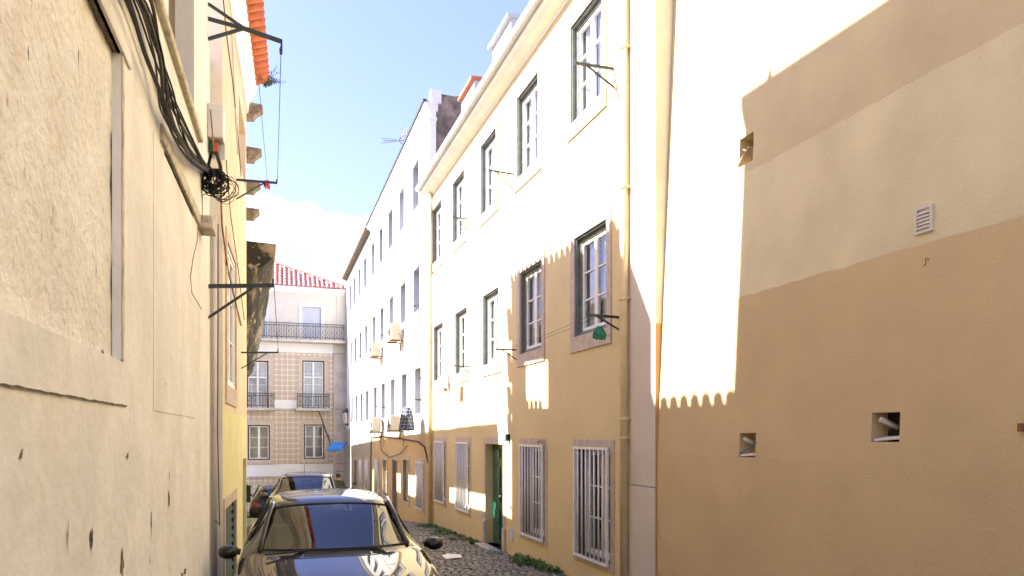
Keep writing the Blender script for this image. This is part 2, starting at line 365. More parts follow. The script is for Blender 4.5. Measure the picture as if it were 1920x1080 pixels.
# openings -------------------------------------------------------
WW = 1.08
def cen(a, b): return (C.u(a)+C.u(b))/2
row3 = [cen(1070,1132), cen(971,1010), cen(903,931), cen(850.5,871), cen(812.5,828)]
row2 = [cen(1077,1140), cen(976,1016), cen(907,936), cen(855,876.5), cen(815,831)]
Z3 = (h(4.58), h(6.02)); Z2 = (h(1.42), h(2.86)); Z1 = (h(-1.72), h(-.19))
rowg = [cen(1077,1152), cen(978,1024), cen(856,883), cen(815,838)]
door_u = (C.u(944), C.u(911))
holes = []
for r, Z in ((row3, Z3), (row2, Z2)):
    for c in r: holes.append((c-WW/2, c+WW/2, *Z, .22))
for c in rowg: holes.append((c-WW/2, c+WW/2, *Z1, .30))
zd0 = h(-2.22); zd1 = h(-.19)
holes.append((door_u[0], door_u[1], zd0, zd1, .30))
wtop = h(6.6)
wall(uP-.02, uEnd, -1.2, wtop, holes).build('wall', m_yellow, house)
# body behind the facade so that the house is a volume
MB().box(0.02, uEnd-.02, -8, -.8, -1, wtop-.05).build('rear_block', m_yellow, house)
MB().box(uEnd-.03, uEnd, -1, -.01, -1, wtop-.01).build('end_wall', m_yellow, house)
# white pilaster at the near corner with its return
MB().box(0, uP-.022, -.32, .03, -1, h(-.62)).box(0, uP-.022, -.32, .022, h(-.61), wtop+1.2).build('pilaster', m_pilaster, house)
m_ret = zpaint(mat('return_plaster', (.52, .30, .12), .93, bump=.4, bs=50, var=.06), [(EYE+1.30, (.60, .54, .44))], .03)
MB().box(-.006, -.001, -1.2, .018, -1, wtop+1.2).build('corner_return', m_ret, house)
# stone surrounds, windows -----------------------------------------------------
def frame_ring(mb, a, b, c, d, w, y0, y1):
    mb.box(a, a+w, y0, y1, c, d); mb.box(b-w, b, y0, y1, c, d); mb.box(a+w, b-w, y0, y1, c, c+w); mb.box(a+w, b-w, y0, y1, d-w, d)
def surround(parent, c, Z, w=.14, sill=.22, out=.02, m=None, W_=WW, name='stone_surround'):
    mb = MB(); a = c-W_/2; b = c+W_/2
    mb.box(a-w, a, -.1, out, Z[0], Z[1]+w); mb.box(b, b+w, -.1, out, Z[0], Z[1]+w)
    mb.box(a, b, -.1, out-.002, Z[1], Z[1]+w); mb.box(a-w, b+w, -.1, out+.006, Z[0]-sill, Z[0])
    return mb.build(name, m or m_stone, parent, bevel=.006)
def window_proto(w, hh, rows=3, outer=.075, name='window', mo=None, ms=None, curtain=True):
    """origin: centre bottom of the opening, at the frame's front; local y outward"""
    fr = MB(); frame_ring(fr, -w/2, w/2, 0, hh, outer, -.07, 0)
    if outer > .07: frame_ring(fr, -w/2+.001, w/2-.001, .001, hh-.001, .022, .0005, .058)
    root = fr.mesh('window', mo or m_gframe)
    W_ = bpy.data.objects.new('window', root); COL.objects.link(W_)
    if outer == .04:
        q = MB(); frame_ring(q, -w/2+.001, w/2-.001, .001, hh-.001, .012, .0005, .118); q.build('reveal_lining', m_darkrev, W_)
    for sgn in (-1, 1):
        a = -w/2+outer if sgn < 0 else .002; b = -.002 if sgn < 0 else w/2-outer
        c = outer; d = hh-outer; s = MB(); frame_ring(s, a, b, c, d, .05, -.065, -.018)
        hh2 = (d-c-.1)/rows
        for k in range(1, rows): z = c+.05+k*hh2; s.box(a+.05, b-.05, -.058, -.024, z-.013, z+.013)
        s.build('sash', ms or m_white, W_, bevel=.003)
        for k in range(rows):
            pa, pb, pz, pt_ = a+.05, b-.05, c+.05+k*hh2+.013, c+.05+(k+1)*hh2-.013
            MB().quad((pa,-.042,pz),(pa,-.042,pt_),(pb,-.042,pt_),(pb,-.042,pz)).build('pane', m_glass, W_)
    # net curtain and dark room behind
    cu = MB(); n = 36; y0 = -.115
    for i in range(n):
        x0 = -w/2+w*i/n; x1 = x0+w/n
        f = lambda x: y0+.018*math.sin(x*38)+.01*math.sin(x*91)
        if -.03 < x0 < .01: continue
        cu.quad((x0, f(x0), .02), (x1, f(x1), .02), (x1, f(x1), hh), (x0, f(x0), hh))
    if curtain: cu.build('curtain', m_curtain, W_)
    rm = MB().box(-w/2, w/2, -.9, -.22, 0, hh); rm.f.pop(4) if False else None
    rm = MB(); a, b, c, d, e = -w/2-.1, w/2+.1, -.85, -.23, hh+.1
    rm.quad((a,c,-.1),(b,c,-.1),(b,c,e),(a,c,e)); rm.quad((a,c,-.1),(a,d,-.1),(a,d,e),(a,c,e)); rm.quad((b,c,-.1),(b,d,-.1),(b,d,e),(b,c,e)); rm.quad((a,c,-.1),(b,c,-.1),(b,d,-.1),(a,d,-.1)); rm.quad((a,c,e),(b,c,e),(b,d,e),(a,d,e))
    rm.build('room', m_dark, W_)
    return W_
wp = window_proto(WW, Z3[1]-Z3[0])
first = True
for r, Z in ((row3, Z3), (row2, Z2)):
    for c in r:
        if first: wp.parent = house; wp.location = (c, -.07, Z[0]); first = False
        else: dup(wp, house, (c, -.07, Z[0]))
        surround(house, c, Z)
wg = window_proto(WW, Z1[1]-Z1[0], outer=.04, mo=m_white, curtain=False); first = True
def grille(parent, c, Z, w=WW, n=7):
    mb = MB(); a, b = c-w/2-.02, c+w/2+.02; z0, z1 = Z[0]-.02, Z[1]+.02
    frame_ring(mb, a, b, z0, z1, .035, .035, .065)
    for x in (a+.05, b-.05):
        for z in (z0+.1, z1-.1): mb.box(x-.008, x+.008, -.01, .036, z-.008, z+.008)
    g = mb.build('window_grille', m_grille, parent)
    me = MB().tube([(0, .05, z0+.03), (0, .05, z1-.03)], .0145, 6).mesh('bar', m_grille, True)
    for k in range(n): obj('bar', me, g, ((a+(b-a)*(k+1)/(n+1)), 0, 0))
    return g
for c in rowg:
    if first: wg.parent = house; wg.location = (c, -.13, Z1[0]); first = False
    else: dup(wg, house, (c, -.13, Z1[0]))
    surround(house, c, Z1, w=.13, sill=.10, out=.012); grille(house, c, Z1)
# door
du0, du1 = door_u
mb = MB().box(du0-.14, du0, -.15, .015, zd0-.1, zd1+.14).box(du1, du1+.14, -.15, .015, zd0-.1, zd1+.14).box(du0, du1, -.15, .013, zd1, zd1+.14)
mb.box(du1+.0, du1+.16, -.1, .04, zd0-.1, zd0+.45).box(du0-.16, du0, -.1, .04, zd0-.1, zd0+.45).build('door_surround', m_stone, house, bevel=.006)
MB().box(du0-.1, du1+.1, -.3, .22, zd0-.35, zd0).build('doorstep', m_stone, house, bevel=.01)
dd = MB().box(du0, du1, -.19, -.15, zd0, zd1)
for a, b in ((du0+.03, (du0+du1)/2-.02), ((du0+du1)/2+.02, du1-.03)):
    for c_, d_ in ((zd0+.08, zd0+.75), (zd0+.83, zd1-.4), (zd1-.33, zd1-.06)): dd.box(a+.06, b-.06, -.152, -.13, c_+.04, d_-.04)
dr = dd.build('door', m_greendoor, house, bevel=.008)
MB().ell(((du0+du1)/2-.05, -.11, zd0+1.0), .03, .03, .03).tube([((du0+du1)/2-.05,-.15,zd0+1.0),((du0+du1)/2-.05,-.11,zd0+1.0)], .01).build('door_handle', m_chrome, dr, smooth=True)
# cornice and gutter
cz = h(6.47)
pr = [(-.3, cz), (.02, cz), (.04, cz+.03), (.10, cz+.05), (.17, cz+.08), (.23, cz+.13), (.26, cz+.14), (.26, cz+.20), (-.3, cz+.20)]
MB().prof(pr, uP-.5, uEnd+.12).build('cornice', m_wcorn, house)
gp = [(.24, cz+.204), (.36, cz+.21), (.385, cz+.25), (.38, cz+.30), (.25, cz+.30), (.25, cz+.204)]
MB().prof(gp, uP-.5, uEnd+.14).build('gutter', m_zinc, house)
# roof slope behind the gutter
rz0 = cz+.28
MB().quad((0,.25,rz0),(uEnd,.25,rz0),(uEnd,-4.5,rz0+1.1),(0,-4.5,rz0+1.1)).quad((0,-4.5,rz0+1.1),(uEnd,-4.5,rz0+1.1),(uEnd,-9,rz0),(0,-9,rz0)).quad((uEnd,.25,rz0),(uEnd,-9,rz0),(uEnd,-4.5,rz0+1.1)).quad((0,.25,rz0),(0,-9,rz0),(0,-4.5,rz0+1.1)).build('roof', m_oldroof, house)
# dormers
for pxa, wd in ((958, 1.3), (889, 1.2)):
    uf = C.u(pxa, -.45); a, b = uf, uf+wd; zt = h(8.6)
    d = MB().box(a, b, -3.0, -.45, rz0-.3, zt-.12); d = d.build('dormer', m_zinc, house)
    MB().box(a+.2, b-.2, -.46, -.43, rz0+.5, zt-.3).build('window', m_gframe, d)
    MB().prof([(-.36, zt-.12), (-3.1, zt-.12), (-3.1, zt+.05), (-.36, zt-.04)], a-.05, b+.05).build('dormer_roof', m_zinc if pxa > 900 else m_terra, d)
# downpipes
def downpipe(parent, u, z0, z1, r=.05, m=None, collars=(), y=.075):
    p = MB().tube([(u, y, z0), (u, y, z1)], r, 12).build('downpipe', m or m_pipe, parent, smooth=True)
    for z in collars: MB().tube([(u, y, z-.02), (u, y, z+.02)], r+.012, 12).box(u-.07, u+.07, -.01, y-.03, z-.012, z+.012).build('pipe_collar', m or m_pipe, p)
    return p
u1 = C.u(1171, .07)
downpipe(house, u1, -.6, cz+.02, .052, m_pipe, [C.hit(1171, y, .07)[1] for y in (785, 820, 560, 352, 90)])
u2 = C.u(807, .07)
dp = downpipe(house, u2, -1.0, cz+.02, .055, m_pipe, [C.hit(807, y, .07)[1] for y in (500, 640, 860)])
MB().tube([(u2+.17, .05, -1), (u2+.17, .05, h(.1))], .028, 8).build('conduit', m_pipew, house, smooth=True)
# small wall fittings
u, z = C.hit(959, 1003)
MB().tube([(u, -.01, z), (u, .012, z)], .125, 24).build('round_vent_cover', m_zinc, house)
u, z = C.hit(901, 955); MB().box(u-.17, u+.17, -.01, .015, z-.18, z+.18).box(u-.15, u+.15, .015, .022, z-.16, z+.16).build('meter_cabinet_door', m_pilaster, house)
u, z = C.hit(957, 948); MB().tube([(u, .03, z-.02), (u, .03, z+.42)], .014, 6).box(u-.06, u+.02, .0, .045, z-.03, z).build('conduit', m_pipew, house)
u, z = C.hit(955, 821); MB().box(u-.04, u+.04, .0, .07, z-.06, z+.07).build('junction_box', m_dgreen, house)
# scribbled tag on the stone lintel of the second barred window
def scribble(parent, F_, px, py, w, hgt, n, m, off=.03, r=.006, seed=1, name='scribble'):
    rr = random.Random(seed); u, z = F_.hit(px, py, off); pts = []
    for i in range(n):
        t = i/(n-1); pts.append((u+w*(t-.5)+rr.uniform(-.2, .2)*w/3, off, z+hgt*rr.uniform(-.5, .5)))
    return MB().tube(pts, r, 4).build(name, m, parent)
scribble(house, C, 1015, 829, .38, .07, 14, m_black, .022, .004, 4)
# tide of flaked base render
for px, py, w_, h_ in ((1050,1068,.5,.1), (870, 965, .4, .12)):
    pass

# ================================================================= RIGHT: orange wall (R)
Rf = Frame((4.55+.332*4, -4), dirC, 0)
RL = (8.65+4)*1.0537
right = empty('orange_rendered_house', 'windowless near wall painted orange below and cream above on the right', 'house', Rf.loc, Rf.rz)
batter = lambda z: -.042*max(0, z-(EYE-.2))
def rect_on(F_, pa, pb, off=0):
    ua, za = F_.hit(pa[0], pa[1], off); ub, zb = F_.hit(pb[0], pb[1], off); return min(ua,ub), max(ua,ub), min(za,zb), max(za,zb)
rh = []
for pa, pb in (((1386,262),(1412,300)), ((1386,812),(1417,858)), ((1634,774),(1687,829))):
    zc = Rf.hit((pa[0]+pb[0])/2, (pa[1]+pb[1])/2)[1]; rh.append((*rect_on(Rf, pa, pb, batter(zc)), .16))
mb = wall(0, RL-.01, -.8, EYE+8.2, rh, shift=batter)
mb.build('wall', m_orange, right)
MB().quad((0,-9,-.8),(RL-.01,-9,-.8),(RL-.01,-9,9),(0,-9,9)).quad((0,-9,9.9),(RL-.01,-9,9.9),(RL-.01,-.3,9.9),(0,-.3,9.9)).quad((0,0,-.8),(0,-9,-.8),(0,-9,9.9),(0,-.34,9.9)).build('rear_block', m_orange, right)
for i, hh in enumerate(rh):
    a, b, c, d, dp = hh; y = batter(c)-dp
    MB().quad((a,y,c),(b,y,c),(b,y,d),(a,y,d)).build('recess_back', m_dirty if i != 1 else m_mortar, right)
    cx, cz_ = (a+b)/2, (c+d)/2; Y0 = batter(cz_)
    if i == 0:
        MB().box(-.11, .11, -.07, .07, -.008, .008).build('broken_tile', m_mortar, right, (cx+.01, Y0-.04, c+.06), (R(20), R(35), 0))
        MB().box(-.09, .09, -.04, .05, -.006, .006).build('broken_tile', m_corbel, right, (cx+.03, Y0-.09, c+.12), (0, R(-40), R(10)))
    else:
        MB().box(-(b-a)*.42, (b-a)*.42, -.07, .065, -.008, .008).build('broken_tile', m_bandw, right, (cx, Y0-.07, c+.03), (R(-8), R(4), R(6)))
        MB().tube([(cx+.03, Y0-.15, cz_+.0), (cx+.09 if i==1 else cx+.07, Y0-.02, cz_+.06)], .021, 10).build('pipe_stub', m_pipew, right, smooth=True)
        if i == 1: MB().tube([(a, Y0-.02, c+.16), (cx, Y0-.03, c+.09), (b, Y0-.01, c+.03)], .007, 6).build('blue_cable', m_bluecab, right)
# louvred vent
a, b, c, d = rect_on(Rf, (1719,393), (1752,432), batter(EYE+1.6)); yv = batter(c)
v = MB(); frame_ring(v, a, b, c, d, .018, yv-.02, yv+.016); v.quad((a,yv+.001,c),(b,yv+.001,c),(b,yv+.001,d),(a,yv+.001,d))
v = v.build('louvred_vent', m_cream, right)
for k in range(5):
    z = c+.03+(d-c-.06)*(k+.5)/5
    MB().prof([(yv+.002, z-.006), (yv+.016, z-.010), (yv+.016, z-.004), (yv+.002, z+.012)], a+.02, b-.02).build('slat', m_cream, v)
u, z = Rf.hit(1740, 491, batter(EYE+1)); yv = batter(z)
MB().tube([(u, yv, z+.02), (u, yv+.03, z+.02), (u, yv+.03, z-.02), (u+.015, yv+.035, z-.025)], .004, 6).build('wall_hook', m_rust, right)
u, z = Rf.hit(1917, 800, 0); MB().box(u-.03, u+.01, 0, .03, z-.03, z+.02).build('metal_stub', m_rust, right)

# ================================================================= RIGHT: house B (ochre ground floor) and far house A
dirB = (-.323, 1)
B = Frame((4.38-.323*20.55, 20.55), dirB, ground(20.55))
Ye = 6131/(695-508.)
A = Frame((4.38-.323*Ye, Ye), dirB, ground(Ye))
bl = empty('cream_terrace_house', 'taller white house with ochre ground floor beyond the second downpipe', 'house', B.loc, B.rz)
al = empty('far_terrace_house', 'farthest white house on the right with dark eaves and grey ground floor', 'house', A.loc, A.rz)
bu = B.u(695)
Lfar = A.u(650)
rows = {3: [(773,786),(748,758),(728,736),(712,717),(697,702),(682,687),(672,676),(663,667),(656,658.5)],
        2: [(776,785.5),(751,760),(730,737),(713,719),(699,704),(684,689),(674,677),(665,668),(657,660)],
        1: [(777,790),(753,763),(733,740),(715.5,721.6),(701.6,706),(686,690.5),(676,680),(667,670),(659,661)],
        0: [(781,797),(756,767.5),(736,745),(717.5,727),(703.6,710.5),(686,692),(675,680),(665,669)]}
ZH = {3: (6.82, 8.22), 2: (3.70, 5.02), 1: (.62, 2.0), 0: (-2.15, -.82)}
for fr, root, wm, ns, cond in ((B, bl, m_ochre, bu, lambda p: p > 695), (A, al, m_greyw, Lfar, lambda p: p < 695)):
    hs = []; wins = []
    for r, lst in rows.items():
        for a, b in lst:
            if not cond((a+b)/2): continue
            c = (fr.u(a)+fr.u(b))/2; w_ = 1.0 if r else 1.05
            za, zb = ZH[r]
            off = -.0 if r else -.35*max(0, (fr.world(c,0,0).y-24))/12*1.2
            za += off; zb += off
            dr_ = (r == 0 and abs(a-736) < 1)
            if dr_: za = -2.75
            hs.append((c-w_/2, c+w_/2, fr.h(za), fr.h(zb), .30)); wins.append((c, w_, fr.h(za), fr.h(zb), r, dr_))
    wl = wall(0, ns, -2.6, fr.h(9.0), hs); wl.build('wall', wm, root)
    MB().box(0.01, ns-.01, -8, -.6, -2.6, fr.h(8.9)).build('rear_block', wm, root)
    for i, (c, w_, za, zb, r, dr_) in enumerate(wins):
        if r == 0:
            surround(root, c, (za, zb), w=.14, sill=.12, out=.02, W_=w_)
            hh = zb-za; q = MB(); frame_ring(q, -w_/2, w_/2, 0, hh, .06, -.05, 0)
            q.box(-.03, .03, -.05, 0, 0, hh)
            for k in (1, 2): q.box(-w_/2, w_/2, -.04, -.01, hh*k/3-.015, hh*k/3+.015)
            wn = q.build('door' if dr_ else 'window', m_white if not dr_ else m_blind, root, (c, -.10, za))
            MB().quad((-w_/2,-.032,0),(-w_/2,-.032,hh),(w_/2,-.032,hh),(w_/2,-.032,0)).build('pane' if not dr_ else 'panel', m_glass if not dr_ else m_blind, wn)
            MB().box(-w_/2, w_/2, -.30, -.2, 0, hh).build('curtain', m_curtain, wn)
            if i % 2 == 1 or c < 3: 
                if not dr_: grille(root, c, (za, zb), w_, 7)
        else:
            hh = zb-za; q = MB(); frame_ring(q, -w_/2, w_/2, 0, hh, .05, -.04, 0)
            MB_ = MB(); frame_ring(MB_, -w_/2+.001, w_/2-.001, .001, hh-.001, .012, .001, .195); lin = MB_
            wn = q.build('window', m_white, root, (c, -.20, za)); lin.build('reveal_lining', m_shut2, wn)
            if (i*7+r) % 5 < 2:
                q = MB(); q.box(-.02, .02, -.03, -.01, .05, hh-.05)
                for k in (1, 2): q.box(-w_/2+.05, w_/2-.05, -.03, -.01, hh*k/3-.012, hh*k/3+.012)
                q.build('sash', m_white, wn); MB().quad((-w_/2,-.032,0),(-w_/2,-.032,hh),(w_/2,-.032,hh),(w_/2,-.032,0)).build('pane', m_glass, wn)
                MB().box(-w_/2, w_/2, -.25, -.2, 0, hh).build('curtain', m_curtain, wn)
            else:
                q = MB()
                for k in range(int(hh/.07)): q.prof([(-.035, .05+k*.07), (-.02, .05+k*.07), (-.025, .115+k*.07), (-.035, .115+k*.07)], -w_/2+.05, w_/2-.05)
                struct(q.build('roller_shutter', m_blind, wn), 'stuff')
            q = MB(); q.box(c-w_/2-.1, c+w_/2+.1, -.05, .03, za-.12, za-.03); q.build('window_sill', m_bandw, root)
    z = fr.h(5.72); MB().box(0, ns, 0, .02, z, z+.045).build('string_course', m_bandw, root)
    z = fr.h(8.88)
    if fr is B:
        MB().prof([(-.2, z), (.01, z), (.05, z+.05), (.12, z+.09), (.17, z+.16), (.17, z+.22), (-.2, z+.22)], -.12, ns).build('cornice', m_wcorn, root)
        MB().prof([(.12, z+.224), (.21, z+.23), (.22, z+.29), (.10, z+.29)], -.12, ns).build('gutter', m_iron2, root)
    else:
        MB().prof([(-.2, z), (.01, z), (.12, z+.07), (.26, z+.10), (.26, z+.20), (-.2, z+.22)], 0, ns+.1).build('eaves', m_wood, root)
    MB().quad((0,.15,z+.27),(ns,.15,z+.27),(ns,-4,z+1.5),(0,-4,z+1.5)).quad((0,-4,z+1.5),(ns,-4,z+1.5),(ns,-8,z+.3),(0,-8,z+.3)).build('roof', m_terra2, root)
# exposed gable of B facing the camera, its white corner strip
zr = B.h(6.1); zt = B.h(9.05)
g = MB(); n = 26; seq = []
for i in range(n+1):
    y = -.1-i*(4.8/n); seq.append((y, zt+.35-.10*i/n+.12*noise.noise(Vector((i*.5, 2, 1)))))
for i in range(n):
    g.quad((-.05, seq[i][0], zr-1), (-.05, seq[i+1][0], zr-1), (-.05, seq[i+1][0], seq[i+1][1]), (-.05, seq[i][0], seq[i][1]))
    g.quad((-.05, seq[i][0], seq[i][1]), (-.05, seq[i+1][0], seq[i+1][1]), (.4, seq[i+1][0], seq[i+1][1]), (.4, seq[i][0], seq[i][1]))
g.build('exposed_gable', m_rubble, bl)
MB().box(-.14, .10, -.14, .035, zr-1, zt-.45).box(-.17, .12, -.16, .06, zt-.45, zt-.36).box(-.14, .1, -.14, .03, zt-.36, zt-.10).build('corner_pilaster', m_wcorn, bl)
MB().box(-.1, .1, -.3, .0, zt+.06, zt+.42).build('parapet_end', m_wcorn, bl)
# pale conduit lines on B
pts = [B.hit(x, y, .02) for x, y in ((800, 930), (797, 640), (700, 693), (694, 870))]
MB().tube([(u, .03, z) for u, z in pts], .012, 5).build('conduit', m_pipew, bl)
pts = [B.hit(x, y, .03) for x, y in ((805, 870), (797, 838), (785, 828), (760, 824), (735, 820), (718, 818), (697, 820), (696, 920))]
MB().tube([(u, .05, z) for u, z in pts], .022, 6).build('black_cable', m_cable, bl)
pts = [B.hit(x, y, .03) for x, y in ((713, 815), (716, 845), (730, 858), (752, 850), (765, 835))]
MB().tube([(u, .05, z) for u, z in pts], .012, 5).build('black_cable', m_cable, bl)

# ================================================================= tiled house T across the end of the street
T = Frame((-9.63, 43.5), (-.955, -.296), -4.0+EYE-.3)
T.zb = ground(43)
tl = empty('tile_fronted_house', 'azulejo fronted house with iron balconies closing the end of the street', 'house', T.loc, T.rz)
def tr(pa, pb, off=0): return rect_on(T, pa, pb, off)
Lt = T.u(455)+3.5
hs = []
wB = [tr((567,676),(608,766)), tr((463,676),(503,766))]; wG = [tr((570,796),(608,860)), tr((465,797),(506,862))]
wU = [tr((567,575),(602,637)), tr((470,575),(497,637))]
for q in wB+wG+wU: hs.append((*q, .25))
zc1 = T.hit(560, 541)[1]; zs1 = T.hit(560, 638)[1]; zs2 = T.hit(560, 661)[1]; zs3 = T.hit(560, 768)[1]; zs4 = T.hit(560, 870)[1]; zs5 = T.hit(560, 893)[1]
def sub(z0, z1, m, nm, uu0=0, off=0.):
    hh = [q for q in hs if q[3] > z0 and q[2] < z1]
    wall(uu0, Lt, z0, z1, [(a, b, max(c, z0), min(d, z1), dp) for a, b, c, d, dp in hh]).build(nm, m, tl, (0, off, 0))
sub(zs1, zc1, m_cream, 'upper_wall'); sub(zs2, zs1, m_bandw, 'white_band', 0); sub(zs3, zs2, m_azulejo, 'tiled_wall'); sub(zs4, zs3, m_azulejo, 'tiled_wall'); sub(zs5, zs4, m_bandw, 'white_band'); sub(-2, zs5, m_azulejo, 'tiled_wall')
MB().box(0, Lt, -8, -.7, -2, zc1).build('rear_block', m_cream, tl)
ur = T.u(625)
for z0, z1 in ((-2, T.hit(600,884)[1]-.02), (T.hit(600,884)[1], zs4-.02), (zs4, zs3-.02), (zs3+.03, zs2-.03), (zs2, zs1-.05)):
    MB().box(-.35, ur, -.2, .10, z0, z1).build('pilaster_block', m_tstone, tl, bevel=.02)
MB().box(T.u(513, .02), T.u(556, .02), 0, .03, T.hit(540,766)[1], T.hit(540,750)[1]).build('white_panel', m_bandw, tl)
MB().box(-.3, Lt, 0, .06, zs3-.05, zs3+.06).build('string_course', m_tstone, tl)
MB().box(ur, Lt, 0, .05, zs5-.04, zs5+.04).build('string_course', m_tstone, tl)
MB().prof([(-.2, zc1-.25), (.02, zc1-.25), (.10, zc1-.12), (.22, zc1-.05), (.26, zc1+.03), (-.2, zc1+.03)], -.35, Lt).build('cornice', m_wcorn, tl)
MB().box(-.35, T.u(631), -.1, .05, zs1, zc1-.25).build('corner_strip', m_cream, tl)
for k, q in enumerate(wB+wG+wU):
    a, b, c, d = q; w_ = b-a; hh = d-c; cx = (a+b)/2
    if k < 4:
        mb = MB(); s = .24; mb.box(a-s, a, -.1, .04, c, d+.22).box(b, b+s, -.1, .04, c, d+.22).box(a, b, -.1, .038, d, d+.22)
        if k >= 2: mb.box(a-s, b+s, -.1, .06, c-.24, c)
        mb.build('stone_surround', m_stone, tl, bevel=.01)
        W2 = window_proto(w_, hh, 4 if k < 2 else 3, .06, mo=m_black, curtain=k < 2); W2.parent = tl; W2.location = (cx, -.06, c)
        if k < 2:   # heavier transom
            MB().box(-w_/2+.06, w_/2-.06, -.05, .0, hh*.66-.05, hh*.66+.03).build('transom', m_white, W2)
    else:
        mb = MB(); s = .2; mb.box(a-s, a, -.1, .03, c, d+.2).box(b, b+s, -.1, .03, c, d+.2).box(a, b, -.1, .028, d, d+.2).build('door_surround', m_bandw, tl)
        MB().box(-w_/2, w_/2, -.12, -.06, 0, hh).build('shutter_door', m_shut, tl, (cx, 0, c))
def balcony(u0, u1, z0, z1, dep):
    s = MB().box(u0-.08, u1+.08, 0, dep+.08, z0-.16, z0).build('balcony_slab', m_tstone, tl, bevel=.02)
    r_ = MB()
    for z in (z1, z1-.14, z0+.12): r_.bar((u0, dep, z), (u1, dep, z), .035, .03); r_.bar((u0, 0, z), (u0, dep, z), .03); r_.bar((u1, 0, z), (u1, dep, z), .03)
    rl = r_.build('balcony_railing', m_iron2, tl)
    n = max(4, int((u1-u0)/.26)); q = MB()
    for i in range(n+1):
        u = u0+(u1-u0)*i/n
        q.bar((u, dep, z0), (u, dep, z1), .022 if i % 2 else .035)
        if i < n:
            um = u+(u1-u0)/n/2
            for sg in (-1, 1):
                pts = [(um, dep, z0+.14)]; H_ = z1-z0-.3
                for t in range(1, 9): pts.append((um+sg*.055*math.sin(t/8*math.pi*2)*(1 if t < 9 else 0), dep, z0+.14+H_*t/8))
                q.tube(pts, .011, 4)
            q.tube([(um+.06*math.cos(t*math.pi/4), dep, z1-.07+.05*math.sin(t*math.pi/4)) for t in range(9)], .010, 4)
    struct(q.build('railing_balusters', m_iron2, rl), 'stuff')
dep = .55
def ztop(px, py, off): return T.hit(px, py, off)[1]
balcony(T.u(645, dep)+.0, T.u(470, dep)+1, ztop(560, 636, dep), ztop(560, 606, dep), dep)
balcony(T.u(617, .4), T.u(558, .4), ztop(560, 765, .4), ztop(560, 738, .4), .4)
balcony(T.u(514, .4), T.u(450, .4), ztop(560, 765, .4), ztop(560, 738, .4), .4)
# hipped roof with rows of barrel tiles
pe = T.hit(650, 545, .3); 
ez = zc1+.05; hipu, hipz = T.hit(500, 488, -3.2)
slope = (hipz-ez)/3.5
rf = MB(); u_hip = lambda back: -.35+ (hipu+.35)*back/3.5
rf.quad((-.35, .3, ez), (Lt, .3, ez), (Lt, -3.2, hipz), (hipu, -3.2, hipz)); rf.quad((-.35, .3, ez), (hipu, -3.2, hipz), (-.35, -7.5, ez))
tr_ = rf.build('roof', m_terra2, tl)
rt = MB(); u = -.2
while u < Lt:
    bmax = min(3.5, max(.1, (u+.35)/(hipu+.35)*3.5)); nseg = max(1, int(bmax/.38)); pw = .1
    for k in range(nseg):
        y0 = .33-k*.38; y1 = y0-.40; z0 = ez+(.33-y0)*slope+.0; z1 = z0+.40*slope; b = len(rt.v); m = 6
        for (yy, zz, ra) in ((y0, z0+.035, .085), (y1, z1+.0, .07)):
            for t in range(m+1): an = math.pi*t/m; rt.v.append((u+ra*math.cos(an), yy, zz+ra*1.1*math.sin(an)))
        rt.f += [(b+t, b+t+1, b+m+1+t+1, b+m+1+t) for t in range(m)]; rt.f.append(tuple(b+t for t in range(m+1)))
    u += .26
struct(rt.build('roof_tiles', m_terra2, tr_), 'stuff')
MB().tube([(-.35, .3, ez+.08), (hipu, -3.2, hipz+.08), (Lt, -3.2, hipz+.08)], .13, 8).build('ridge_tiles', m_terra2, tr_)
# lamp and awning
LT = empty('wall_lantern', 'old street lantern on an arm at the far house corner', 'street lantern', (-9.35, 42.2, EYE+1.0), 0)
lx = 0
lp = MB()
for i in range(4):
    a0 = i*math.pi/2+.4
lp = MB().tube([(0,0,-.38),(0,0,-.30),(0,0,.22),(0,0,.24)], [.10,.15,.23,.20], 6).build('lamp_glass', mat('frosted_lamp_glass', (.72,.70,.62), .3), LT)
MB().tube([(0,0,.24),(0,0,.33),(0,0,.42),(0,0,.50)], [.26,.20,.08,.05], 6).tube([(0,0,-.48),(0,0,-.38)], [.04,.11], 6).build('lamp_hood', m_iron2, LT)
q = MB()
for i in range(6):
    a0 = i*math.pi/3; q.bar((.105*math.cos(a0), .105*math.sin(a0), -.38), (.24*math.cos(a0), .24*math.sin(a0), .24), .02)
q.tube([(0,0,-.46),(.2,0,-.5),(.55,.1,-.3)], .025, 6); q.build('lamp_bracket', m_iron2, LT)
AW = empty('blue_awning', 'small bright blue canvas awning low at the far corner', 'awning', (-9.35, 41.6, EYE-.35), 0)
MB().quad((-.95,-.1,-.45),(.0,-.5,-.40),(.1,.3,-.10),(-.75,.5,-.08)).quad((-.95,-.1,-.45),(.0,-.5,-.40),(.0,-.5,-.52),(-.95,-.1,-.57)).build('canopy', m_blue, AW)
MB().tube([(-.75,.5,-.08),(-.95,.2,.35)], .015).tube([(.1,.3,-.1),(0,-.5,-.4)], .015).build('awning_arm', m_iron2, AW)
# far street backdrop houses left and right of the tiled one, low
pts = [T.hit(x, y, .1) for x, y in ((556, 770), (598, 771), (605, 790), (615, 820), (622, 838), (628, 848))]
MB().tube([(u, .10, z) for u, z in pts], .025, 5).build('black_cable', m_cable, tl)

